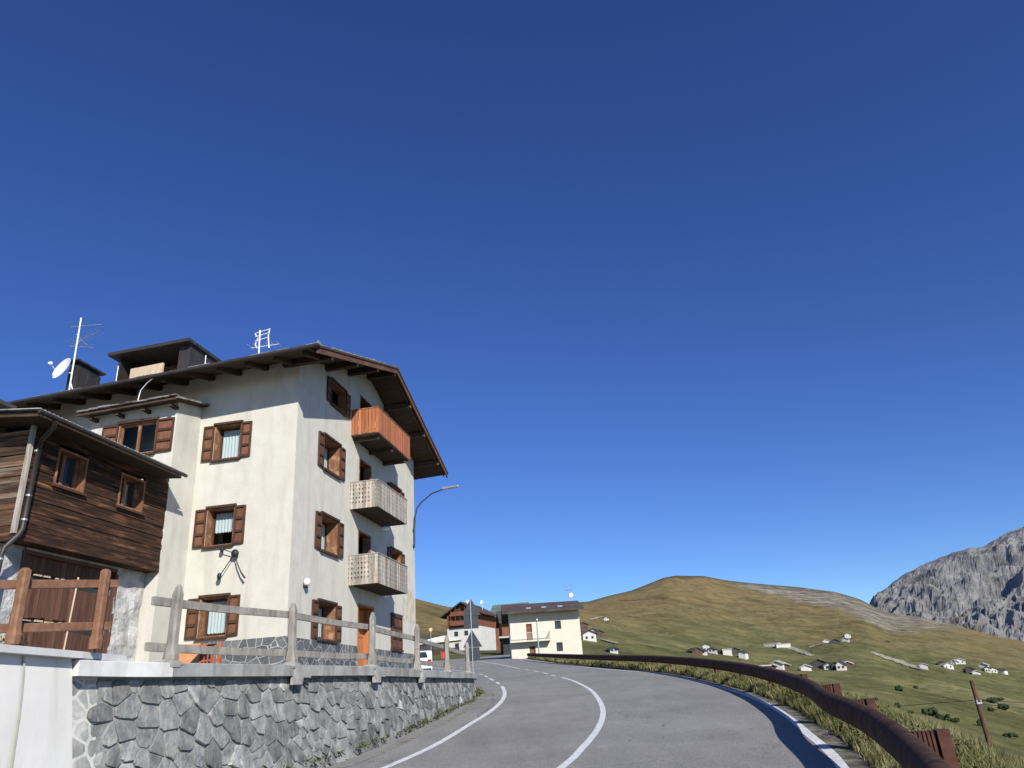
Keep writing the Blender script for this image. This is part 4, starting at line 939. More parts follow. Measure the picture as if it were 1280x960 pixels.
# ------------------------------------------------------------------ retaining walls and yard
CAPZ = [(0, .72), (10, .72), (13, .76), (16, .80), (20, .84), (24, .88), (28, .95), (32, 1.0)]
CAPF = [(-5.6, 4.6), (-4.97, 8.66), (-4.83, 9.4), (-4.58, 10.2), (-4.25, 11.6), (-3.86, 13.05), (-3.53, 14.4), (-3.12, 16.0), (-2.72, 19.0), (-2.36, 22.4), (-2.02, 25.4), (-1.98, 28.6), (-2.2, 31.3)]
# pull the cap plan onto the base plan so the batter stays small
def wb_x(y): return lerp_tab(WB, y)
cap = smooth_path([(a, b, 0) for a, b in CAPF], .35)
cap = [p for p in cap if p.y > 8.6]
def cz(y): return lerp_tab(CAPZ, y)
rw = empty('retaining_wall', (-4.5, 9, -1.1), 0, 'curved grey rubble stone retaining wall with concrete coping along the road', 'retaining wall')
RO = (-4.5, 9, -1.1)
S = [0]
for a, b in zip(cap, cap[1:]): S.append(S[-1] + (b - a).length)
TOT = S[-1]
def cap_at(s):
    s = max(0, min(TOT - 1e-6, s))
    for i in range(len(S) - 1):
        if S[i] <= s <= S[i + 1]:
            t = (s - S[i]) / (S[i + 1] - S[i] + 1e-9); p = cap[i].lerp(cap[i + 1], t)
            d = (cap[min(i + 2, len(cap) - 1)] - cap[max(i - 1, 0)]).normalized(); return p, Vector((d.y, -d.x, 0))
def wall_pt(s, v, out=0.0):
    """v: metres below the underside of the coping"""
    p, n_ = cap_at(s); top = p - n_ * .15; zt = cz(p.y) - .17
    return Vector((top.x, top.y, zt)) + n_ * (v * .14 + out) + Vector((0, 0, -v))
def wall_h(s):
    p, n_ = cap_at(s); return min(3.0, cz(p.y) - .17 - road_z(p.x, p.y) + .15)
# backing
mb = MB(RO); n_s = 90
for k in range(n_s):
    s0, s1 = TOT * k / n_s, TOT * (k + 1) / n_s; mb.m = 1 if s1 < .62 else 0
    mb.quad(wall_pt(s0, wall_h(s0)), wall_pt(s1, wall_h(s1)), wall_pt(s1, -.02), wall_pt(s0, -.02))
mb.m = 0
p0 = wall_pt(0, -.02); p1 = wall_pt(0, 2.6); mb.m = 1; mb.quad(p0, p1, p1 + Vector((-.9, .1, 0)), p0 + Vector((-.6, .1, 0)))
e0 = wall_pt(TOT, -.02); e1 = wall_pt(TOT, .8); mb.m = 0; mb.quad(e0, e1, e1 + Vector((-6, 2, 0)), e0 + Vector((-6, 2, 0)))
backing = mb.build('wall_core', [M['mortar'], M['mortar_light']], rw)
# stones: cells of an irregular pattern, each a tilted block
def clip(poly, p, n_):
    out = []
    for i in range(len(poly)):
        a, b = poly[i], poly[(i + 1) % len(poly)]
        da = (a[0] - p[0]) * n_[0] + (a[1] - p[1]) * n_[1]; db = (b[0] - p[0]) * n_[0] + (b[1] - p[1]) * n_[1]
        if da <= 0: out.append(a)
        if da * db < 0: t = da / (da - db); out.append((a[0] + (b[0] - a[0]) * t, a[1] + (b[1] - a[1]) * t))
    return out
rs_ = random.Random(3)
def clip(poly, p, n_):
    out = []
    for i in range(len(poly)):
        a, b = poly[i], poly[(i + 1) % len(poly)]
        da = (a[0] - p[0]) * n_[0] + (a[1] - p[1]) * n_[1]; db = (b[0] - p[0]) * n_[0] + (b[1] - p[1]) * n_[1]
        if da <= 0: out.append(a)
        if da * db < 0: t = da / (da - db); out.append((a[0] + (b[0] - a[0]) * t, a[1] + (b[1] - a[1]) * t))
    return out
seeds = []
for i in range(int(TOT / .155) + 3):
    for j in range(26):
        if rs_.random() < .5: continue
        seeds.append((i * .155 + rs_.uniform(-.06, .06), j * .118 + rs_.uniform(-.045, .045)))
kept = []                                    # thin the seeds out unevenly so that big and small stones mix
for q in seeds:
    need = .105 + .17 * max(0, noise.noise(Vector((q[0] * 1.1, q[1] * 1.3, 2))) + .25)
    if all(abs(q[0] - k[0]) > .4 or math.hypot((q[0] - k[0]) * .86, q[1] - k[1]) > need for k in kept[-160:]): kept.append(q)
cells = []
for i, (sx, vv) in enumerate(kept):
    poly = [(sx - .5, vv - .4), (sx + .5, vv - .4), (sx + .5, vv + .4), (sx - .5, vv + .4)]
    for k in range(max(0, i - 170), min(len(kept), i + 170)):
        tx, tv = kept[k]
        if k == i or abs(tx - sx) > .9 or abs(tv - vv) > .75: continue
        poly = clip(poly, ((sx + tx) / 2, (vv + tv) / 2), (tx - sx, (tv - vv) * 1.15))
        if len(poly) < 3: break
    if len(poly) < 3: continue
    H = wall_h(sx); poly = clip(clip(poly, (0, .02), (0, -1)), (0, H), (0, 1))
    if len(poly) >= 3: poly = clip(clip(poly, (.004, 0), (-1, 0)), (TOT - .006, 0), (1, 0))
    if len(poly) < 3: continue
    rnd = []                                 # corners knocked off
    for p_, c_, n_ in zip(poly[-1:] + poly[:-1], poly, poly[1:] + poly[:1]):
        f_ = rs_.uniform(.04, .20)
        rnd += [(c_[0] + (p_[0] - c_[0]) * f_, c_[1] + (p_[1] - c_[1]) * f_), (c_[0] + (n_[0] - c_[0]) * f_, c_[1] + (n_[1] - c_[1]) * f_)]
    cells.append(rnd)
mb = MB(RO)
for poly in cells:
    cx = sum(p[0] for p in poly) / len(poly); cv = sum(p[1] for p in poly) / len(poly)
    H = wall_h(cx)
    if cv > H: continue
    poly = [(max(.004, min(TOT - .004, a + rs_.uniform(-.005, .005))), max(.02, min(H, b + rs_.uniform(-.005, .005)))) for a, b in poly]
    flush = cx < .62 + rs_.uniform(-.1, .15)
    jn = .022 if flush else rs_.uniform(.005, .012)
    out = []
    for p in poly:
        d = math.hypot(p[0] - cx, p[1] - cv) or 1; q = max(.3, (d - jn) / d); out.append((cx + (p[0] - cx) * q, cv + (p[1] - cv) * q))
    vmin = min(p[1] for p in out); d0 = rs_.uniform(.006, .026) if not flush else .003
    tlt = rs_.uniform(.0, .12) if not flush else 0; tx_ = rs_.uniform(-.06, .06) if not flush else 0
    mb.tint = rs_.uniform(.62, 1.22) if rs_.random() < .95 else rs_.uniform(1.4, 1.9); mb.m = 1 if flush else 0
    n_ = len(out); dep = lambda a, b: max(.003, d0 + tlt * (b - vmin) + tx_ * (a - cx))
    ring0 = [wall_pt(a, b, -.03) for a, b in out]
    ring1 = [wall_pt(cx + (a - cx) * .985, cv + (b - cv) * .985, dep(a, b) * .7) for a, b in out]
    ring2 = [wall_pt(cx + (a - cx) * .94, cv + (b - cv) * .94, dep(a, b)) for a, b in out]
    mb.add(ring0 + ring1, [(k, k + n_, (k + 1) % n_ + n_, (k + 1) % n_) for k in range(n_)])
    mb.add(ring1 + ring2, [(k, k + n_, (k + 1) % n_ + n_, (k + 1) % n_) for k in range(n_)])
    mb.add(ring2, [tuple(range(n_))[::-1]])
mb.build('stone_facing', [M['stone'], M['stone_light']], rw)
# coping in cast lengths
mb = MB(RO); s = 0; first = True
while s < TOT - .1:
    L_ = min(R.uniform(1.9, 2.3) if not first else 1.55, TOT - s); mb.m = 1 if first else 0; first = False
    n_ = max(2, int(L_ / .35)); e = .006; dz = R.uniform(-.006, .006)
    ring = []
    for k in range(n_ + 1):
        q = s + e + (L_ - 2 * e) * k / n_; p, nn = cap_at(q); zt = cz(p.y) + dz; b = p - nn * .42
        ring.append([Vector((p.x, p.y, zt - .17)), Vector((p.x, p.y, zt - .012)), Vector((p.x, p.y, zt)) - nn * .015, Vector((b.x, b.y, zt)), Vector((b.x, b.y, zt - .17))])
    for r0_, r1_ in zip(ring, ring[1:]):
        mb.add(r0_ + r1_, [(k, k + 5, (k + 1) % 5 + 5, (k + 1) % 5) for k in range(5)])
    mb.add(ring[0], [(0, 1, 2, 3, 4)]); mb.add(ring[-1], [(4, 3, 2, 1, 0)])
    s += L_
mb.build('coping', [M['concrete'], M['whitewash']], rw)
# white plaster wall continuing towards the viewer
ww = empty('plaster_wall', (-5.0, 8.0, -1.1), 0, 'white plastered wall with thin concrete cap at the left edge below the brown fence', 'retaining wall')
WO = (-5.0, 8.0, -1.1)
mb = MB(WO); P = [(-5.45, 1.5), (-5.17, 5.5), (-5.09, 7.2), (-5.03, 8.66), (-5.0, 9.6)]
mb.quad((-5.03 + .13, 8.63, -1.3), (-5.03 - .02, 8.63, .72), (-5.5, 8.63, .72), (-5.5, 8.63, -1.3))
for a, b in zip(P[:3], P[1:4]):
    n_ = 6
    for k in range(n_):
        q0 = [a[i] + (b[i] - a[i]) * k / n_ for i in (0, 1)]; q1 = [a[i] + (b[i] - a[i]) * (k + 1) / n_ for i in (0, 1)]
        mb.quad((q0[0] + .36, q0[1], -1.6), (q1[0] + .36, q1[1], -1.6), (q1[0] - .03, q1[1], .74), (q0[0] - .03, q0[1], .74))
wf_ = mb.build('wall_face', M['white_plaster'], ww)
M['moss'] = mat('mossy_joint', (.50, .50, .36), (.64, .63, .50), 6, rough=.95, bump=.3)
m = MB(WO)
for k in range(12):
    q0, q1 = k / 12, (k + 1) / 12; f_ = lambda q, o: (-5.092 + .015 * (1 - q) + .367 * q + .006, 7.85 - .30 * q + o + .02 * sin(q * 9), .72 - 2.2 * q)
    m.quad(f_(q0, -.016), f_(q0, .016), f_(q1, .016), f_(q1, -.016))
m.build('joint', M['moss'], wf_)
mb = MB(WO)
for a, b in zip(P, P[1:]):
    mb.hexa([(a[0] + .07, a[1], .735), (b[0] + .07, b[1] - .004, .735), (b[0] - .4, b[1] - .004, .735), (a[0] - .4, a[1], .735), (a[0] + .07, a[1], .805), (b[0] + .07, b[1] - .004, .805), (b[0] - .4, b[1] - .004, .805), (a[0] - .4, a[1], .805)])
mb.build('coping', M['whitewash'], ww)
# yard behind the walls
mb = MB()
pl = [(p.x - .2, p.y, cz(p.y) - .1) for p in cap[::3]]
for a, b in zip(pl, pl[1:]): mb.quad(a, b, (-30, b[1] + 6, 1.1), (-30, a[1] + 6 if a is not pl[0] else -5, 1.1))
mb.quad((-5.3, -2, .6), (-5.1, 8.7, .62), (-30, 8.7, .9), (-30, -2, .9))
tag(mb.build('yard', M['yard']), kind='structure')
# orange planter
pb = empty('planter_box', HW(-.2, -9.3, .62), -YAW, 'orange wooden planter with a red lattice side behind the grey fence', 'planter')
pb.location = (-5.17, 12.0, .62)
m = MB(); m.box(-.46, .14, 0, .35, 0, .47); m.box(-.48, .16, -.02, .37, .46, .49); m.build('box', M['terracotta'], pb, bevel=.005)
m = MB()
for k in range(6): m.box(.15 + k * .06, .165 + k * .06, -.015, .0, 0, .47)
for k in range(5): m.box(.15, .47, .001, .012, k * .11, k * .11 + .025)
m.box(.14, .16, -.02, .03, 0, .49); m.box(.46, .49, -.02, .03, 0, .49); m.build('lattice', M['lattice'], pb)

# ------------------------------------------------------------------ grey fence on the coping
gf = empty('wooden_fence', (-4.4, 10, .72), 0, 'weathered grey post and rail fence on the stone wall beside the road', 'fence')
GO = (-4.4, 10, .72)
def post_at(y_):
    best = min(cap, key=lambda p: abs(p.y - y_)); i = cap.index(best)
    d = (cap[min(i + 1, len(cap) - 1)] - cap[max(i - 1, 0)]).normalized(); n_ = Vector((d.y, -d.x, 0))
    return best - n_ * .10, d, n_
POSTS = [(10.2, 1.0, .78, .21), (13.05, 1.0, .82, .21), (16.1, 1.06, .78, .21), (19.3, 1.06, .74, .2), (22.8, 1.0, .68, .2), (26.2, .95, .6, .13)]
tops = []; lows = []
for k, (yy, h, hr, lr) in enumerate(POSTS):
    p, d, n_ = post_at(yy); zc = cz(yy); m = MB(GO)
    lean = Vector((R.uniform(-.02, .02), R.uniform(-.02, .02), 0))
    prof = [(0, .07, .09), (.10, .07, .09), (.24, .060, .060), (.32, .060, .058), (h - .28, .060, .058), (h - .13, .062, .060), (h - .03, .032, .036), (h, .018, .02)]
    rings = []
    for (zz, a, b) in prof:
        c = p + lean * zz + Vector((0, 0, zc + zz)); cc = a * .35
        rings.append([c + d * x + n_ * y for x, y in ((-a, -b + cc), (-a + cc, -b), (a - cc, -b), (a, -b + cc), (a, b - cc), (a - cc, b), (-a + cc, b), (-a, b - cc))])
    vs_ = [q for r_ in rings for q in r_]; fs_ = []
    for i in range(len(prof) - 1):
        for j in range(8): fs_.append((i * 8 + j, i * 8 + (j + 1) % 8, (i + 1) * 8 + (j + 1) % 8, (i + 1) * 8 + j))
    fs_.append(tuple(range((len(prof) - 1) * 8, len(prof) * 8)))
    m.add(vs_, fs_); m.build('post', M['fence_wood'], gf, bevel=.006)
    m = MB(GO)
    for (du, dn, dz_, su, sn, sz) in (((0, 0, .0, .14, .11, .05),) if k == 0 else ((0, .0, .0, .17, .12, .05), (.03, .10, -.16, .12, .055, .14), (.26, .095, -.10, .17, .035, .09)) if k < 4 else ((0, 0, 0, .15, .12, .05),)):
        q = p + d * du + n_ * dn + Vector((0, 0, zc + dz_)); pv = []
        for iz in range(4):
            for ia in range(10):
                t = 2 * pi * ia / 10; f_ = (1.0, 1.05, .95, .6)[iz] * (1 + .22 * noise.noise(Vector((ia * 1.3 + k * 7, iz * 2.1, du * 9))))
                ca = max(-1, min(1, cos(t) * 1.35)); sa = max(-1, min(1, sin(t) * 1.35))
                pv.append(q + d * (ca * su * f_) + n_ * (sa * sn * f_) + Vector((0, 0, sz * (-1 + 2 * iz / 3))))
        m.add(pv, [(iz * 10 + ia, iz * 10 + (ia + 1) % 10, (iz + 1) * 10 + (ia + 1) % 10, (iz + 1) * 10 + ia) for iz in range(3) for ia in range(10)] + [tuple(range(30, 40)), tuple(range(10))[::-1]])
    m.build('footing', M['concrete'], gf)
    tops.append(p - n_ * .11 + Vector((0, 0, zc + hr))); lows.append(p - n_ * .13 + Vector((0, 0, zc + lr)))
for line in (tops, lows):
    line.insert(0, line[0] - (line[1] - line[0]).normalized() * .32)
    for a, b in zip(line[1:], line[2:]):
        pass
    for i, (a, b) in enumerate(zip(line, line[1:])):
        if i == 0: continue
        a2 = line[0] if i == 1 else a
        m = MB(GO); n_ = 5; u = (b - a2)
        pts = [a2 + u * k / n_ + Vector((0, 0, -.015 * sin(pi * k / n_))) for k in range(n_ + 1)]
        for q, r_ in zip(pts, pts[1:]): m.beam(q, r_ + (r_ - q) * .001, .055, .105)
        m.build('rail', M['fence_wood'], gf)
# brown fence on the white wall
bf = empty('wooden_fence', (-5.0, 8.2, .8), 0, 'reddish brown post and rail fence on the white wall in front of the barn', 'fence')
BFO = (-5.0, 8.2, .8)
bp = [(-5.33, 6.75, .60), (-5.14, 7.72, .74), (-4.90, 8.80, .88)]
d = (Vector((-4.90, 8.8, 0)) - Vector((-5.14, 7.72, 0))).normalized(); n_ = Vector((d.y, -d.x, 0))
for x, y, h in bp:
    p = Vector((x, y, .83)); m = MB(BFO); prof = [(0, .046, .055), (.09, .054, .062), (.16, .045, .046), (.2, .043, .045), (h - .25, .044, .045), (h - .06, .046, .048), (h - .015, .046, .046), (h + .01, .025, .025)]
    rings = []
    for zz, a, b in prof:
        c = p + Vector((0, 0, zz)); cc = a * .3; rings += [c + d * q + n_ * r_ for q, r_ in ((-a, -b + cc), (-a + cc, -b), (a - cc, -b), (a, -b + cc), (a, b - cc), (a - cc, b), (-a + cc, b), (-a, b - cc))]
    fs_ = [(i * 8 + j, i * 8 + (j + 1) % 8, (i + 1) * 8 + (j + 1) % 8, (i + 1) * 8 + j) for i in range(len(prof) - 1) for j in range(8)] + [tuple(range((len(prof) - 1) * 8, len(prof) * 8)), tuple(range(8))[::-1]]
    m.add(rings, fs_); po = m.build('post', M['brown_wood'], bf, bevel=.005)
    m = MB(BFO); m.tube([p + Vector((0, 0, -.04)), p + Vector((0, 0, .03))], .012, 6); m.build('pin', M['black'], po)
for h0, h1, e in ((.62, .76, .30), (.19, .285, .27)):
    a = Vector((bp[1][0], bp[1][1], .83 + h0 - .03)) - n_ * .08; b = Vector((bp[2][0], bp[2][1], .83 + h1 - .03)) - n_ * .08; u = (b - a)
    m = MB(BFO); m.beam(a - u * 1.6, b + u.normalized() * e, .055, .09); m.build('rail', M['brown_wood'], bf, bevel=.006)
# leaning pole and plant behind it
lp = tag(MB().build('garden_stake', M['pale_wood']), 'thin pale wooden stake standing against the barn garage door', 'stake')
m = MB(); m.tube([(0, 0, 0), (.05, .0, 1.08)], .011, 6)
bpy.data.objects.remove(lp); lp = tag(m.build('garden_stake', M['pale_wood']), 'thin pale wooden stake standing against the barn garage door', 'stake'); lp.location = (-5.62, 9.4, .68)
m = MB((-5.55, 8.55, .75)); rp = random.Random(5)
for k in range(260):
    a = rp.uniform(0, 2 * pi); q = rp.random() ** .5 * .2; c = Vector((-5.55 + q * cos(a), 8.55 + q * sin(a), .78 + rp.uniform(0, .2) * (1 - q * 2.5)))
    t = Vector((rp.uniform(-1, 1), rp.uniform(-1, 1), rp.uniform(-.2, 1))).normalized(); s_ = t.cross(Vector((rp.uniform(-1, 1), rp.uniform(-1, 1), 1))).normalized()
    m.m = 1 if c.z > .88 and rp.random() < .5 else 0; m.tint = rp.random(); L_ = .035
    m.quad(c - s_ * .012, c + t * L_ * .5 + s_ * .012, c + t * L_, c + t * L_ * .5 - s_ * .014)
tag(m.build('flower_plant', [M['weed'], M['hazard']]), 'small green plant with orange flowers on the wall under the brown fence', 'plant').location = (-5.42, 8.1, .75)

# ------------------------------------------------------------------ road signs seen from the back
sg = empty('road_sign', (-2.36, 32.0, .9), .05, 'two dark backed triangular road signs with plates on one thin pale pole', 'road sign')
m = MB(); m.tube([(0, 0, -.4), (0, 0, 3.1)], .024, 8); m.build('pole', M['metal_grey'], sg)
for zb, wv in ((2.42, .36), (1.18, .36)):
    m = MB(); y = .05
    m.prism([(-wv - .0, y, zb), (wv + .06, y, zb), (.02, y, zb + .68)], (0, .015, 0)); m.prism([(-.3, y, zb - .52), (.3, y, zb - .52), (.3, y, zb - .01), (-.3, y, zb - .01)], (0, .015, 0))
    pl_ = m.build('sign_plate', M['sign_back'], sg)
    m = MB()
    for zz in (zb + .2, zb - .3): m.box(-.06, .06, .03, .049, zz - .015, zz + .015)
    m.build('clamp', M['sign_back'], pl_)

# ------------------------------------------------------------------ guard rail
gr = empty('guard_rail', (4, 9, -1.0), 0, 'rusty brown rounded guard rail curving along the valley side of the road', 'guard rail')
GRO = (4, 9, -1.0)
rp_ = smooth_path([(a - .05, b, 0) for a, b in RAIL], .5)
def rail_c(p): return Vector((p.x, p.y, -1.6 + .065 * p.y + .54))
m = MB(GRO); prof = []
for k in range(14):
    t = 2 * pi * k / 14; prof.append((cos(t) * .12, sin(t) * .152))
vs_ = []; C_ = [rail_c(p) for p in rp_]
for i, c in enumerate(C_):
    d = (C_[min(i + 1, len(C_) - 1)] - C_[max(i - 1, 0)]).normalized(); n_ = Vector((d.y, -d.x, 0)).normalized(); u = n_.cross(d)
    e = 1 if 0 < i < len(C_) - 1 else .75
    wob = 1 + .012 * noise.noise(Vector((i * .3, 0, 0)))
    vs_ += [c + n_ * (a * e * wob) + u * (b * e * wob) for a, b in prof]
m.smooth = True
m.add(vs_, [(i * 14 + k, (i + 1) * 14 + k, (i + 1) * 14 + (k + 1) % 14, i * 14 + (k + 1) % 14) for i in range(len(C_) - 1) for k in range(14)])
m.smooth = False; m.add(vs_[-14:], [tuple(range(14))]); m.build('rail', M['rust'], gr)
# joint collars
py_ = [2.2, 4.35, 7.4, 10.6, 13.4, 16.6, 20.5, 24, 27.5, 31, 35, 39, 43.5, 48, 53, 58, 63.5, 69, 75]
for i in range(1, len(C_) - 1):
    if py_ and C_[i].y >= py_[0]:
        py_.pop(0)
        c = C_[i]; d = (C_[i + 1] - C_[i - 1]).normalized(); n_ = Vector((d.y, -d.x, 0)).normalized(); dh = Vector((d.x, d.y, 0)).normalized()
        m = MB(GRO); zt = c.z + .085; zb = c.z - .75
        def blk(a0, a1, b0, b1, z0, z1): m.hexa([Vector((c.x, c.y, 0)) + dh * a + n_ * b + Vector((0, 0, z)) for z in (z0, z1) for a, b in ((a0, b0), (a1, b0), (a1, b1), (a0, b1))])
        for q in range(5): blk(-.085, .085, .13 + q * .034, .152 + q * .034, zt - .22, zt - .005)
        blk(-.07, .07, .13, .29, zt - .21, zt - .02)
        blk(-.095, .095, .315, .42, zb, zt)
        po = m.build('post', M['rust_post'], gr)
# ------------------------------------------------------------------ roadside grass
rg = random.Random(11)
def blades(name, mat_, gen, label=None):
    v = []; f = []; t = []
    for (p, h, wv, bend, tint) in gen:
        a = rg.uniform(0, 2 * pi); s_ = Vector((cos(a), sin(a), 0)) * wv; b = Vector((bend[0], bend[1], 0)) * h; n0 = len(v)
        v += [p - s_, p + s_, p + s_ * .7 + b * .35 + Vector((0, 0, h * .6)), p - s_ * .7 + b * .35 + Vector((0, 0, h * .6)), p + b + Vector((0, 0, h))]
        f += [(n0, n0 + 1, n0 + 2, n0 + 3), (n0 + 3, n0 + 2, n0 + 4)]; t += [tint, tint]
    me = bpy.data.meshes.new(name); me.from_pydata([tuple(q) for q in v], [], f); me.materials.append(mat_)
    at = me.attributes.new('tint', 'FLOAT', 'FACE'); at.data.foreach_set('value', t); me.update()
    o = bpy.data.objects.new(name, me); COL.objects.link(o); tag(o, label, 'grass', kind='stuff'); return o
def ground_at(x, y):
    r = hypot(x, y); az = math.degrees(atan2(x, y)); return max(terrain_z(az, r), road_z(x, y) - .14 if r < lerp_tab(RV, az) else -99)
VZ = [(.34, .02), (.6, .10), (1.2, .12), (1.6, .0), (2.1, -.32), (2.7, -.8), (3.6, -1.5), (6, -3.2)]
def vz(c): return lerp_tab(VZ, c)
verge = MB()
# the verge itself: a low bank from the kerb strip to beyond the rail
vp = smooth_path([(a, b, 0) for a, b in RIGHT], 1.0); cols = [.34, .5, .8, 1.2, 1.7, 2.3, 3.2, 4.4, 6]
grid = []
for i, p in enumerate(vp):
    d = (vp[min(i + 1, len(vp) - 1)] - vp[max(i - 1, 0)]).normalized(); n_ = Vector((d.y, -d.x, 0)); row = []
    for c in cols:
        q = p + n_ * c; rz = road_z(p.x, p.y)
        z = rz + vz(c) + .05 * noise.noise(q * .9)
        row.append((q.x, q.y, z))
    grid.append(row)
for r0_, r1_ in zip(grid, grid[1:]):
    for k in range(len(cols) - 1): verge.smooth = True; verge.quad(r0_[k], r0_[k + 1], r1_[k + 1], r1_[k])
M['soil'] = mat('verge_soil', (.07, .06, .03), (.15, .12, .06), 3, bump=.6, c3=(.10, .10, .035), s3=2)
vo = verge.build('verge', M['soil']); tag(vo, kind='structure')
def verge_pts(n, cmin, cmax, hmin, hmax, ymin, ymax, wk, tint, dens_pow=1.0, clump=0.0):
    out = []
    P = [p for p in vp if ymin < p.y < ymax]
    idx = [i for i, p in enumerate(vp) if ymin < p.y < ymax]
    while len(out) < n:
        f = rg.random() ** dens_pow; i = idx[min(len(idx) - 2, int(f * (len(idx) - 1)))]; t = rg.random()
        p = vp[i].lerp(vp[i + 1], t); d = (vp[i + 1] - vp[i]).normalized(); n_ = Vector((d.y, -d.x, 0)); c = rg.uniform(cmin, cmax)
        q = p + n_ * c
        if clump and noise.noise(Vector((q.x * 1.7, q.y * 1.7, clump))) < rg.uniform(-.5, .35): continue
        rz = road_z(p.x, p.y); z = rz + vz(c) - .02
        dist = max(5, q.length); h = rg.uniform(hmin, hmax); wv = wk * dist * rg.uniform(.7, 1.3)
        k = noise.noise(Vector((q.x * .6, q.y * .6, 5))) * .35
        out.append((Vector((q.x, q.y, z)), h, wv, (rg.uniform(-.5, .5), rg.uniform(-.5, .5)), min(1, max(0, tint(rg.random()) + k))))
    return out
blades('verge_grass', M['dry_grass'], verge_pts(36000, .30, 1.5, .05, .22, 4, 30, .00042, lambda r: .05 + .55 * r, 1.5, 1.0) + verge_pts(16000, .4, 1.5, .10, .30, 28, 86, .00042, lambda r: .08 + .55 * r, 1.2), 'short mixed grass along the road edge under the guard rail')
blades('dry_grass', M['dry_grass'], verge_pts(40000, 1.3, 3.6, .08, .27, 3, 34, .00034, lambda r: .30 + .52 * r, 1.4, 2.0) + verge_pts(9000, 1.4, 4.0, .15, .4, 32, 86, .0004, lambda r: .3 + .55 * r, 1.2), 'tall yellow dry grass on the slope behind the guard rail')
# broad leaved weeds
def leaves(pts, name, mat_, label, size):
    v = []; f = []; t = []
    for (c, h, n_) in pts:
        for k in range(n_):
            a = rg.uniform(0, 2 * pi); q = rg.random() ** .6 * h * .9; p = c + Vector((cos(a) * q, sin(a) * q, rg.random() * h * (1 - .5 * q / h)))
            t_ = Vector((cos(a + rg.gauss(0, .6)), sin(a + rg.gauss(0, .6)), rg.uniform(-.3, .9))).normalized(); s_ = t_.cross(Vector((rg.gauss(0, .4), rg.gauss(0, .4), 1))).normalized()
            L_ = size * rg.uniform(.6, 1.4); n0 = len(v); v += [p, p + t_ * L_ * .5 + s_ * L_ * .28, p + t_ * L_, p + t_ * L_ * .5 - s_ * L_ * .28]; f.append((n0, n0 + 1, n0 + 2, n0 + 3)); t.append(rg.random())
    me = bpy.data.meshes.new(name); me.from_pydata([tuple(q) for q in v], [], f); me.materials.append(mat_)
    at = me.attributes.new('tint', 'FLOAT', 'FACE'); at.data.foreach_set('value', t); me.update()
    o = bpy.data.objects.new(name, me); COL.objects.link(o)
    if label: tag(o, label, 'weeds', kind='stuff')
    return o
pts = []
for k in range(300):
    i = rg.randrange(3, 22) if k < 200 else rg.randrange(3, len(vp) - 8)
    p = vp[i].lerp(vp[i + 1], rg.random()); d = (vp[i + 1] - vp[i]).normalized(); n_ = Vector((d.y, -d.x, 0)); c = rg.uniform(.45, 1.25); q = p + n_ * c
    pts.append((Vector((q.x, q.y, road_z(p.x, p.y) + .06)), rg.uniform(.12, .34), 60))
leaves(pts, 'verge_weeds', M['weed'], 'dark green leafy weeds between the road edge and guard rail', .05)
pts = []
for k in range(140):
    s_ = TOT * (.12 + .88 * rg.random() ** .75); p = wall_pt(s_, wall_h(s_) - .15, .05); h = rg.uniform(.05, .13) * (1.8 if s_ > TOT * .86 else 1)
    if rg.random() < .35 and s_ < TOT * .8: continue
    pts.append((Vector((p.x + rg.uniform(.0, .14), p.y, road_z(p.x, p.y))), h, 26))
leaves(pts, 'wall_weeds', M['weed'], 'green and yellow weeds growing along the foot of the stone wall', .045)

# ------------------------------------------------------------------ utility pole in the meadow
up = empty('utility_pole', (22.5, 42.0, -5.0), 0, 'old wooden utility pole with insulators and wires standing beyond the guard rail', 'utility pole')
m = MB(); m.tube([(0, 0, -1), (0, 0, 4.42)], [.14, .105], 10); m.build('pole', M['pole_wood'], up)
m = MB(); m.box(-.13, .13, -.16, -.11, 3.3, 3.38); m.tube([(-.1, -.13, 3.38), (-.1, -.13, 3.5)], .05, 6); m.tube([(.1, -.13, 3.38), (.1, -.13, 3.5)], .05, 6); m.build('bracket', M['metal_grey'], up)
m = MB()
for a, b in (((-.1, -.13, 3.5), (-35, 22, 4.7)), ((.1, -.13, 3.5), (40, 25, 1.5)), ((.0, -.1, 3.3), (40, 26, .6))):
    A = Vector(a); B = Vector(b); m.tube([A.lerp(B, k / 10) + Vector((0, 0, -.8 * sin(pi * k / 10))) for k in range(11)], .014, 4, False)
m.build('wire', M['black'], up)
m = MB(); m.tube([(0, 0, 1.55), (-.36, -.1, .95), (-.3, -.1, .75), (0, 0, .8)], .022, 5); m.build('stay_loop', M['black'], up)

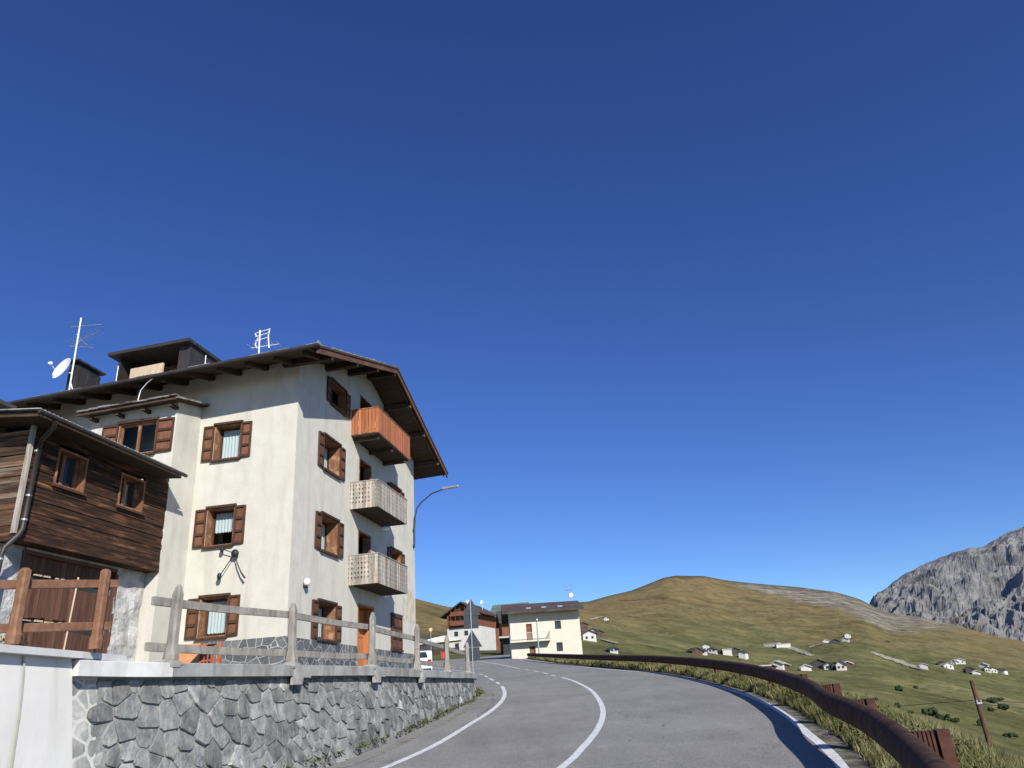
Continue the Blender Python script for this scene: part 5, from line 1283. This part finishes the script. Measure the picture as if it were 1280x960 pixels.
# ------------------------------------------------------------------ white car behind the house
car = empty('parked_car', (-6.5, 45.0, road_z(0, 45)), radians(8), 'white hatchback parked past the end of the stone wall', 'car')
prof = [(-2.05, .45), (-2.1, .75), (-2.0, 1.0), (-1.72, 1.12), (-1.5, 1.47), (-.9, 1.55), (.2, 1.52), (1.0, 1.08), (1.9, .92), (2.1, .7), (2.05, .4), (1.6, .28), (-1.7, .28)]
m = MB(); m.prism([(-.86, y, z) for y, z in prof], (1.72, 0, 0)); m.build('body', M['car_white'], car, bevel=.06)
m = MB(); m.prism([(-.62, -1.755, 1.14), (.62, -1.755, 1.14), (.54, -1.545, 1.43), (-.54, -1.545, 1.43)], (0, -.02, 0)); m.build('rear_window', M['dark_glass'], car)
for s in (-1, 1):
    m = MB(); m.prism([(s * .862, -1.35, 1.13), (s * .862, .75, 1.12), (s * .862, .15, 1.43), (s * .862, -1.2, 1.45)], (s * .01, 0, 0)); m.build('side_window', M['dark_glass'], car)
    m = MB(); m.box(s * .72 - .1, s * .72 + .1, -2.1, -2.02, .78, 1.0); m.build('tail_lamp', M['lamp_red'], car)
    for y in (-1.3, 1.3):
        m = MB(); m.tube([(s * .68, y, .32), (s * .88, y, .32)], .32, 16); wh = m.build('wheel', M['tyre'], car)
        m = MB(); m.tube([(s * .875, y, .32), (s * .89, y, .32)], .19, 14); m.build('rim', M['metal_grey'], wh)
m = MB(); m.box(-.8, .8, -2.16, -2.0, .36, .55); m.build('bumper', M['black'], car)
m = MB(); m.box(-.26, .26, -2.12, -2.08, .66, .77); m.build('number_plate', M['metal_white'], car)

# ------------------------------------------------------------------ cream house by the bend
ch_ = empty('cream_house', (-2.3, 95, 4.3), .045, 'two storey cream house with brown roof and long balcony beyond the guard rail', 'house')
W_ = 8.5; Hh = 5.0; zf = .0
F = lambda u, d, z: (u, -d, z)
wins = [(5.45, 6.2, 3.3, 4.25), (5.45, 6.2, .75, 1.75)]; doors = [(1.95, 2.65, 2.15, 4.1), (2.2, 2.9, .2, 1.5)]
m = MB(); facade(m, F, 0, W_, -1.5, 5.6, wins + doors); m.quad((W_, 0, -1.5), (W_, 9, -1.5), (W_, 9, 5.6), (W_, 0, 5.6)); m.quad((0, 0, -1.5), (0, 9, -1.5), (0, 9, 5.6), (0, 0, 5.6)); m.quad((0, 9, -1.5), (W_, 9, -1.5), (W_, 9, 5.6), (0, 9, 5.6))
m.quad((W_, 0, 5.6), (W_, 9, 5.6), (W_, 4.5, 6.7)); m.quad((0, 0, 5.6), (0, 9, 5.6), (0, 4.5, 6.7)); m.build('wall', M['cream2'], ch_)
for i, (a, b, c, d) in enumerate(wins + doors):
    m = MB(); m.quad(F(a, -.14, c), F(b, -.14, c), F(b, -.14, d), F(a, -.14, d))
    o = m.build('window' if i < 2 else 'door', M['dark_glass'] if i < 2 else M['chalet_wood'], ch_)
    m = MB()
    for q in ((a, a + .07, c, d), (b - .07, b, c, d), (a + .07, b - .07, c, c + .07), (a + .07, b - .07, d - .07, d)): fbox(m, F, q[0], q[1], -.13, .02, q[2], q[3])
    m.build('frame', M['shutter_frame'], o)
m = MB(); m.box(-.1, 4.75, -1.15, -.01, 1.98, 2.14); bl = m.build('balcony', M['cream2'], ch_)
m = MB()
for k in range(40): x = -.08 + 4.8 * k / 39; m.box(x - .012, x + .012, -1.13, -1.11, 2.15, 3.0)
for k in range(1, 9): y = -1.13 + 1.1 * k / 9; m.box(4.70, 4.72, y - .012, y + .012, 2.15, 3.0)
m.box(-.1, 4.75, -1.15, -1.09, 3.0, 3.05); m.box(4.68, 4.74, -1.09, -.02, 3.0, 3.05); m.build('railing', M['pale_panel'], bl)
m = MB()
for s, (y0, y1) in enumerate(((-1.55, 4.5), (10.5, 4.5))):
    P = [(-.9, y0), (W_ + .5, y0), (W_ + .5, y1), (-.9, y1)]; zz = lambda y: 5.25 + (6.05 - abs(y - 4.5)) * .25
    m.add([(x, y, zz(y)) for x, y in P] + [(x, y, zz(y) + .22) for x, y in P], [(3, 2, 1, 0), (4, 5, 6, 7), (0, 1, 5, 4), (1, 2, 6, 5), (2, 3, 7, 6), (3, 0, 4, 7)])
rf = m.build('roof', M['roof_brown'], ch_)
for x in (2.4, 4.3, 6.3):
    m = MB(); y = .6; z = 5.25 + (6.05 - abs(y - 4.5)) * .25 + .22; m.hexa([(x - .3, y - .3, z - .08), (x + .3, y - .3, z - .08), (x + .3, y + .3, z + .08), (x - .3, y + .3, z + .08), (x - .3, y - .3, z), (x + .3, y - .3, z), (x + .3, y + .3, z + .15), (x - .3, y + .3, z + .15)]); m.build('skylight', M['metal_grey'], rf)
an = empty('tv_antenna', (-2.3 + 7.7, 95 + 4.6, 11.1), .05, 'small aerial with white dish on the roof of the cream roadside house', 'antenna')
m = MB(); m.tube([(0, 0, -.4), (0, 0, 2.2)], .04, 6); yagi(m, (0, 0, 2.0), .3, 6, 1.2, .4); yagi(m, (0, 0, 1.5), .8, 6, 1.0, .4); m.tube([(-.5, 0, -.3), (-.5, 0, 1.0)], .04, 6); m.build('mast', M['metal_grey'], an)
m = MB(); dish(m, (.35, -.1, .85), (-.4, -.9, .3), .30, .08); m.build('dish', M['metal_white'], an)
sl = empty('street_lamp', (.9, 88, road_z(0, 88) - .3), .2, 'pale street lamp post in front of the cream house balcony', 'street lamp')
m = MB(); m.tube([(0, 0, 0), (0, 0, 4.3)], [.09, .06], 8); m.build('pole', M['metal_grey'], sl)
m = MB(); m.hexa([(-.06, -.35, 4.25), (.06, -.35, 4.25), (.06, .1, 4.25), (-.06, .1, 4.25), (-.05, -.3, 4.4), (.05, -.3, 4.4), (.05, .1, 4.4), (-.05, .1, 4.4)]); m.build('lamp_head', M['metal_white'], sl)

# ------------------------------------------------------------------ chalet beyond the bend
cl = empty('chalet', (-15.9 * 190 / 150 + .3, 190, 11.4), -.30, 'timber chalet with white ground floors and flat pitched roof behind the road signs', 'chalet')
Wc, Dc = 8.6, 10.5
m = MB(); facade(m, F, 0, Wc, -2, 5.5, [(1.8, 2.8, 3.6, 4.7), (4.4, 5.4, 3.6, 4.7), (1.9, 2.9, .6, 2.0)]); m.quad((Wc, 0, -2), (Wc, Dc, -2), (Wc, Dc, 5.5), (Wc, 0, 5.5)); m.quad((0, 0, -2), (0, Dc, -2), (0, Dc, 5.5), (0, 0, 5.5))
m.quad((0, 0, 5.5), (Wc, 0, 5.5), (Wc, Dc, 5.5), (0, Dc, 5.5))
m.m = 1
m.prism([(0, -.02, 5.52), (Wc, -.02, 5.52), (Wc, -.02, 8.6), (Wc / 2, -.02, 11.0), (0, -.02, 8.6)], (0, Dc, 0)); m.build('wall', [M['white2'], M['chalet_wood']], cl)
for a, b, c, d in ((1.8, 2.8, 3.6, 4.7), (4.4, 5.4, 3.6, 4.7), (1.9, 2.9, .6, 2.0)):
    m = MB(); m.quad(F(a, -.2, c), F(b, -.2, c), F(b, -.2, d), F(a, -.2, d)); m.build('window', M['dark_glass'], cl)
m = MB(); m.box(1.6, 6.2, -.04, -.03, 6.4, 7.6); m.box(2.0, 6.0, -.045, -.035, 8.6, 9.7); m.build('loggia_opening', M['inside'], cl)
for z in (6.0, 8.2):
    m = MB(); m.box(1.4, 6.4, -1.1, -.05, z, z + .15); m.box(1.4, 6.4, -1.1, -1.02, z + .15, z + 1.0)
    for k in range(5): m.box(1.4 + k * 1.22, 1.5 + k * 1.22, -1.1, -1.0, z + 1.0, z + 2.1)
    m.build('balcony', M['chalet_wood'], cl)
m = MB()
for s in (0, 1):
    xe, xm = ((-1.3, Wc / 2), (Wc + 1.3, Wc / 2))[s]; P = [(xe, -1.5), (xe, Dc + .8), (xm, Dc + .8), (xm, -1.5)]; zz = lambda x: 11.15 - abs(x - Wc / 2) * .55
    m.add([(x, y, zz(x)) for x, y in P] + [(x, y, zz(x) + .3) for x, y in P], [(0, 1, 2, 3), (7, 6, 5, 4), (0, 4, 5, 1), (1, 5, 6, 2), (2, 6, 7, 3), (3, 7, 4, 0)])
rf = m.build('roof', M['roof_brown'], cl); m = MB(); m.box(4.6, 5.5, 1.5, 2.3, 10.6, 12.0); m.build('chimney', M['white2'], rf)
tr = empty('terrace', (-4.6, 165, 9.3), -.1, 'white raised terrace with railing on a post beside the chalet', 'terrace')
m = MB(); m.box(-.6, 3.4, 0, 3, 1.2, 1.5); m.build('deck', M['white2'], tr); m = MB(); m.box(1.0, 1.4, .2, .6, -1.2, 1.2); m.box(.7, 1.7, 0, .9, -1.3, -1.1); m.build('pillar', M['white2'], tr)
m = MB()
for k in range(14): m.box(-.6 + k * .3, -.54 + k * .3, .02, .06, 1.5, 2.5)
m.box(-.6, 3.4, .0, .08, 2.5, 2.6); m.build('railing', M['metal_grey'], tr)
# dark house between chalet and cream house
dh = empty('dark_house', (-4.2, 135, 6.3), .1, 'shadowed timber house with grey sheet roof between the chalet and cream house', 'house')
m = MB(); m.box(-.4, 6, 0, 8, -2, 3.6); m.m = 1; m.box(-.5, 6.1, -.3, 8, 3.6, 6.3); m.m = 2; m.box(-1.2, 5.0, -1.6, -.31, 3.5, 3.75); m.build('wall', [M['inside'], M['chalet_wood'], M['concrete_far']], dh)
m = MB(); m.box(1.6, 2.2, -.34, -.305, 4.3, 5.1); m.build('window', M['dark_glass'], dh)
m = MB(); m.hexa([(-1.0, -1.2, 5.9), (6.5, -1.2, 5.9), (6.5, 4, 8.3), (-1.0, 4, 8.3), (-1.0, -1.2, 6.1), (6.5, -1.2, 6.1), (6.5, 4, 8.5), (-1.0, 4, 8.5)]); m.hexa([(-1.0, 4, 8.3), (6.5, 4, 8.3), (6.5, 9, 6), (-1.0, 9, 6), (-1.0, 4, 8.5), (6.5, 4, 8.5), (6.5, 9, 6.2), (-1.0, 9, 6.2)]); m.build('roof', M['roof_dark'], dh)
# green roofed building behind chalet
gh = empty('timber_house', (-9.0, 222, 14.5), -.15, 'brown timber house with grey green roof just behind the chalet', 'house')
m = MB(); m.box(-1, 7.6, 0, 9, -3, 7.6); m.box(6.6, 8.0, -1.5, -.01, 4.2, 8.2); m.build('wall', M['chalet_wood'], gh)
m = MB(); m.hexa([(-2, -1.6, 7.4), (8.8, -1.6, 7.4), (8.8, 5, 11.2), (-2, 5, 11.2), (-2, -1.6, 7.7), (8.8, -1.6, 7.7), (8.8, 5, 11.5), (-2, 5, 11.5)]); m.build('roof', M['roof_green'], gh)
m = MB(); m.tube([(8.2, 1, 9), (8.2, 1, 18)], .06, 6); m.build('mast', M['metal_grey'], gh)
m = MB(); dish(m, (0.4, 0, 0), (-.5, -.8, .3), .5, .1); m.tube([(.4, 0, -.2), (.4, .3, -2.5)], .05, 6)
tag(m.build('satellite_dish', M['metal_white']), 'white satellite dish on the chalet roof right of the signs', 'satellite dish').location = (-11.6, 192, 22.9)
# things on the left of the bend
aw = empty('awning', (-19.5, 150, 8.6), 0, 'low white canvas awning in front of the chalet left of the signs', 'awning')
m = MB(); m.prism([(-3, 0, 2.2), (6.2, 0, 2.6), (6.2, 0, 2.8), (3.2, 0, 3.6), (1, 0, 3.3), (-3, 0, 2.4)], (0, 4, 0)); m.build('canvas', M['white2'], aw)
m = MB()
for x in (-2.6, 1, 5.8): m.tube([(x, .2, 0), (x, .2, 2.4)], .07, 6)
m.box(-3, 6, .3, .5, .0, 1.3); m.build('frame', M['roof_wood'], aw)
m = MB(); m.hexa([(-9, 0, -1), (3, 0, -1), (3, 2, -1), (-9, 2, -1), (-9, .3, 2.9), (3, .6, 3.4), (3, 1.6, 3.4), (-9, 1.8, 2.9)])
tag(m.build('stone_wall', M['roof_dark']), 'dark low wall on the hillside left of the chalet', 'wall').location = (-24, 185, 12.0)
ys_ = empty('yellow_sign', (-15.7, 125, 6.1), 0, 'small yellow sign disc on a pole left of the chalet', 'sign')
m = MB(); m.tube([(0, 0, 0), (0, 0, 5.0)], .05, 6); m.build('pole', M['metal_grey'], ys_)
m = MB(); m.tube([(0, -.06, 5.1), (0, -.03, 5.1)], .28, 14); m.build('disc', M['yellow'], ys_)
rc_ = empty('waste_bin', (-12.9, 118, 6.25), 0, 'red bin standing at the far road edge left of the chalet', 'bin')
m = MB(); m.prism([(-.4, 0, .1), (.4, 0, .1), (.5, 0, .95), (-.5, 0, .95)], (0, .9, 0)); m.build('body', M['red'], rc_); m = MB(); m.box(-.55, .55, -.05, .95, .96, 1.06); m.build('lid', M['red'], rc_)

# ------------------------------------------------------------------ hamlets on the far slope
def far_house(name, az, el, w_, d_, h_, wall, roofm, label, yaw=0.0, pitch=.45, cat='house', flat=False, group=None, win=True):
    w_, d_, h_ = w_ * .76, d_ * .76, h_ * .64
    r = terrain_hit(az, el); a = radians(az); z = terrain_z(az, r)
    o = empty(name, (r * sin(a), r * cos(a), z), -a + yaw, label, cat, group)
    m = MB(); m.box(-w_ / 2, w_ / 2, 0, d_, -4, h_)
    if not flat: m.prism([(-w_ / 2, 0.001, h_ + .001), (w_ / 2, .001, h_ + .001), (0, .001, h_ + w_ / 2 * pitch)], (0, d_ - .002, 0))
    m.build('wall', M[wall], o)
    m = MB()
    if flat: m.box(-w_ / 2 - .4, w_ / 2 + .4, -.5, d_ + .4, h_ + .01, h_ + .5)
    else:
        for s in (-1, 1):
            x0 = s * (w_ / 2 + .8); z0 = h_ - .8 * pitch; zt = h_ + w_ / 2 * pitch
            P = [(x0, -.9, z0), (0, -.9, zt), (0, d_ + .9, zt), (x0, d_ + .9, z0)]
            m.add([(p[0], p[1], p[2] + .02) for p in P] + [(p[0], p[1], p[2] + .45) for p in P], [(0, 1, 2, 3), (7, 6, 5, 4), (0, 4, 5, 1), (1, 5, 6, 2), (2, 6, 7, 3), (3, 7, 4, 0)])
    m.build('roof', M[roofm], o)
    if win:
        for fl in range(max(1, int(h_ / 3))):
            for k in range(2):
                m = MB(); x = (-.22 + .44 * k) * w_; m.box(x - .6, x + .6, -.08, -.02, fl * 3 + 1, fl * 3 + 2.3); m.build('window', M['dark_glass'], o)
    return o
G1, G2, G3, G4 = 'houses behind the cream house', 'hamlet in the middle of the slope', 'lower hamlet above the guard rail', 'hamlets on the right meadow'
far_house('apartment_block', 3.95, 4.05, 9, 10, 11, 'far_timber', 'roof_dark', 'tall brown and white apartment block peeping out right of the cream house roof', .2, group=G1)
far_house('far_house', 4.60, 3.98, 8, 9, 4.5, 'white2', 'roof_brown', 'white house with brown roof just right of the cream house gable', -.3, group=G1)
far_house('far_house', 4.32, 3.55, 9, 9, 5.5, 'white2', 'roof_dark', 'bright white house lowest of the cluster beside the cream house', .1, group=G1)
far_house('far_house', 5.02, 3.80, 9, 8, 4.5, 'far_timber', 'roof_brown', 'brown timber house at the right end of the cluster beside the cream house', .3, group=G1)
far_house('far_house', 5.66, 4.9, 8, 8, 4, 'white2', 'roof_dark', 'lone tiny white house at a track high above the cream house cluster', .1)
far_house('far_hut', 5.96, 2.58, 5, 6, 2.6, 'concrete_far', 'roof_dark', 'small grey hut in the green meadow just above the guard rail', .4, cat='hut')
far_house('far_house', 11.75, 2.05, 9, 9, 4, 'far_timber', 'roof_dark', 'dark timber house at the left end of the mid slope hamlet', .5, group=G2)
far_house('far_house', 12.05, 2.05, 6, 7, 4, 'white2', 'roof_brown', 'small white house next to the dark timber one at the left of the hamlet', -.2, group=G2)
far_house('far_house', 12.4, 2.25, 7, 7, 7, 'concrete_far', 'roof_dark', 'narrow tall grey house in the left half of the mid slope hamlet', .1, group=G2)
far_house('far_house', 12.75, 2.12, 6, 7, 3.5, 'concrete_far', 'roof_brown', 'low grey house in the middle gap of the mid slope hamlet', -.2, group=G2)
far_house('far_house', 13.4, 2.0, 5, 7, 4, 'far_timber', 'roof_dark', 'small dark house left of the square white one in the hamlet', .2, group=G2)
far_house('far_house', 13.78, 1.9, 9, 9, 6.5, 'white2', 'white2', 'square bright white house in the right half of the mid slope hamlet', 0, flat=True, win=False, group=G2)
far_house('far_house', 14.28, 1.9, 10, 9, 5.5, 'roof_dark', 'roof_dark', 'black roofed house between two white ones in the hamlet', .2, win=False, group=G2)
far_house('far_house', 14.72, 1.62, 7, 8, 6.5, 'white2', 'roof_dark', 'white gable house at the right end of the mid slope hamlet', -.35, win=False, group=G2)
far_house('building_shell', 16.75, 2.2, 22, 14, 5, 'concrete_far', 'concrete_far', 'large bare grey concrete building under construction on the slope', -.3, flat=True, cat='building', win=False)
far_house('building_shell', 17.55, 2.08, 20, 14, 6.5, 'white2', 'pale_wood', 'white new building with an orange yellow top beside the bare concrete one', .15, flat=True, cat='building', win=False)
far_house('far_house', 15.5, .85, 20, 6, 2.2, 'white2', 'white2', 'long low pale roof right above the guard rail', 0, flat=True, win=False, cat='shed')
far_house('far_house', 16.45, .70, 7, 7, 3, 'far_timber', 'roof_brown', 'reddish timber shed just over the rail left of white roofs', .3, group=G3, win=False)
far_house('far_house', 16.85, .80, 9, 8, 4, 'white2', 'corrugated', 'pale roofed house at the left of the lower hamlet', -.3, group=G3, win=False)
far_house('far_house', 17.35, .72, 8, 7, 3, 'far_timber', 'corrugated', 'timber house with grey roof at the right of the lower left hamlet', .2, group=G3, win=False)
far_house('far_house', 18.7, .55, 8, 7, 2.6, 'white2', 'concrete_far', 'single low pale shed standing between two parts of the lower hamlet', .1, cat='shed', win=False)
far_house('far_house', 19.55, .66, 12, 9, 4.5, 'roof_dark', 'roof_dark', 'wide black timber barn at the left of the lower hamlet row', 0, cat='barn', win=False, group=G3)
far_house('far_house', 20.15, .50, 8, 8, 4, 'concrete_far', 'roof_brown', 'grey house with brown roof beside the black barn', .3, group=G3)
far_house('far_house', 20.55, .46, 6, 8, 5, 'roof_dark', 'roof_dark', 'narrow black timber house left of the white gable', .1, win=False, group=G3)
far_house('far_house', 20.88, .40, 7, 8, 5, 'white2', 'roof_dark', 'white gable house with one dark door in the lower hamlet row', -.1, pitch=.8, group=G3)
far_house('far_house', 21.3, .48, 8, 8, 4, 'far_timber', 'concrete_far', 'timber house with pale roof at the right end of the lower row', .3, win=False, group=G3)
far_house('far_house', 20.3, 2.2, 9, 7, 2.2, 'white2', 'concrete_far', 'small pale shed at the left of the high hamlet with a track', .2, cat='shed', win=False)
far_house('far_house', 20.85, 2.06, 13, 8, 3.2, 'roof_dark', 'roof_dark', 'dark low barn in the middle of the high hamlet', .1, cat='barn', win=False)
far_house('far_house', 21.5, 2.14, 9, 8, 4, 'concrete_far', 'corrugated', 'grey house at the right of the high hamlet', -.2, win=False)
far_house('far_house', 21.72, 2.36, 11, 9, 5.5, 'white2', 'corrugated', 'white house uppermost in the high hamlet', .3)
far_house('far_hut', 24.05, 1.86, 6, 6, 3, 'far_timber', 'roof_brown', 'lone brown hut high on the meadow right of the high hamlet', .3, cat='hut', win=False)
far_house('far_house', 25.75, .08, 8, 8, 4.5, 'concrete_far', 'corrugated', 'grey domed looking house at the lower end of the pale track', .2, win=False)
for i, (az, el, w_, h_, wall, rf_, yaw, lab) in enumerate([
    (26.85, .22, 10, 3.5, 'far_timber', 'roof_dark', .3, 'dark roofed timber house leftmost of the left meadow cluster'),
    (27.15, .02, 11, 4.5, 'white2', 'corrugated', .5, 'pale house with grey roof lowest in the left meadow cluster'),
    (27.5, .26, 7, 4, 'white2', 'concrete_far', -.2, 'small white house in the middle of the left meadow cluster'),
    (27.85, .24, 11, 4.5, 'white2', 'concrete_far', .2, 'white house rightmost of the left meadow cluster'),
    (28.25, -.30, 9, 5, 'roof_dark', 'roof_dark', .3, 'black barn at the left end of the right meadow cluster'),
    (28.55, -.42, 8, 3, 'white2', 'corrugated', .1, 'grey roofed low house beside the black barn on the right meadow'),
    (29.0, -.05, 10, 4, 'concrete_far', 'corrugated', -.2, 'grey house at the top of the right meadow cluster'),
    (29.2, -.33, 6, 6, 'white2', 'roof_dark', .1, 'narrow white house in the middle of the right meadow cluster'),
    (29.5, -.38, 8, 5, 'white2', 'roof_dark', .4, 'larger white house second from the right of the meadow cluster'),
    (29.85, -.45, 8, 4, 'white2', 'roof_dark', -.4, 'white house at the far right end of the meadow cluster')]):
    far_house('far_house', az, el, w_, 9, h_, wall, rf_, lab, yaw, group=G4, win=(h_ > 4.4 and wall == 'white2'))
# gravel tracks
def track(pts, wv):
    P3 = []
    for (a0, e0), (a1, e1) in zip(pts, pts[1:]):
        for k in range(24):
            t = k / 24; az = a0 + (a1 - a0) * t; el = e0 + (e1 - e0) * t; r = terrain_hit(az, el); a = radians(az); P3.append((r * sin(a), r * cos(a)))
    m = MB(); Lp = []
    for i, p in enumerate(P3):
        q0 = Vector(P3[max(i - 1, 0)]); q1 = Vector(P3[min(i + 1, len(P3) - 1)]); d = (q1 - q0).normalized(); n_ = Vector((-d.y, d.x)) * wv / 2; row = []
        for s in (-1, 1):
            x, y = p[0] + n_.x * s, p[1] + n_.y * s; row.append((x, y, terrain_z(math.degrees(atan2(x, y)), hypot(x, y)) + .6))
        Lp.append(row)
    for a, b in zip(Lp, Lp[1:]): m.quad(a[0], a[1], b[1], b[0])
    tag(m.build('track', M['track']), kind='structure')
track([(23.21, 1.17), (24.5, .6), (25.55, .15)], 9)
track([(17.85, 2.05), (18.6, 1.75), (19.28, 1.38)], 7)
track([(19.19, 1.95), (20.3, 2.2)], 5)
track([(4.5, 5.0), (5.63, 5.19)], 6); track([(5.16, 3.58), (6.26, 3.17)], 5)

# bushes on the meadow
def bush(az, el, w_, h_, label, seed):
    r = terrain_hit(az, el); a = radians(az); z = terrain_z(az, r); q = random.Random(seed); v = []; f = []; t = []
    blobs = [(q.gauss(0, w_ * .26), q.gauss(0, w_ * .2), h_ * q.uniform(.25, .65), q.uniform(.28, .5)) for _ in range(7)]
    for bx, by, bz, br in blobs:
        for k in range(75):
            d = Vector((q.gauss(0, 1), q.gauss(0, 1), q.gauss(0, 1))).normalized(); p = Vector((bx, by, bz)) + Vector((d.x * br * w_ * .6, d.y * br * w_ * .6, d.z * br * h_ * .9)) * q.uniform(.6, 1.1)
            if p.z < 0: continue
            s_ = d.cross(Vector((q.gauss(0, 1), q.gauss(0, 1), 1))).normalized(); u = s_.cross(d); L_ = .16 * h_ * q.uniform(.6, 1.3); n0 = len(v)
            v += [p - s_ * L_, p - u * L_ * .7, p + s_ * L_, p + u * L_]; f.append((n0, n0 + 1, n0 + 2, n0 + 3)); t.append(q.random())
    me = bpy.data.meshes.new('bush'); me.from_pydata([tuple(p) for p in v], [], f); me.materials.append(M['bush'])
    at = me.attributes.new('tint', 'FLOAT', 'FACE'); at.data.foreach_set('value', t); me.update()
    o = bpy.data.objects.new('bush', me); COL.objects.link(o); o.location = (r * sin(a), r * cos(a), z - .1); tag(o, label, 'bush', 'bushes on the meadow')
for i, (az, el, pw, ph, lab) in enumerate([
    (24.05, -1.06, 7, 6, 'small round bush at the top of the meadow left of the pole'), (25.0, -.98, 5, 3, 'tiny dark shrub near a hut above the meadow bushes'),
    (23.68, -2.03, 5, 6, 'upright bush just beyond the rusty rail post'), (25.5, -2.62, 12, 9, 'large dark bush heading the diagonal bush row'),
    (26.03, -2.85, 11, 7, 'second bush of the diagonal row below the large dark one'), (26.64, -3.05, 9, 5, 'third smaller bush at the tail of the diagonal row'),
    (26.85, -4.3, 8, 8, 'dense bush low on the slope left of the utility pole'), (28.0, -3.3, 5, 7, 'bush standing right behind the utility pole'),
    (25.9, -3.68, 10, 5, 'flat bush behind the dry grass below the bush row'), (28.93, -2.02, 16, 5, 'long dark hedge right of the pole under the wires'),
    (29.5, -2.5, 10, 6, 'lower bush near the right picture edge below the hedge'), (29.33, -3.95, 14, 5, 'broad pale bush low at the right of the pole'),
    (24.35, -2.4, 6, 4, 'small shrub between dry grass and green field'), (26.2, -3.95, 7, 6, 'leafy bush beside the flat one behind the grass'), (28.75, -2.5, 6, 4, 'small bush just right of the pole bracket'), (22.5, -1.5, 5, 3, 'little bush above the far rail post'),
    ]):
    r = terrain_hit(az, el); bush(az, el, pw * r / 935, ph * r / 935, lab, 100 + i)
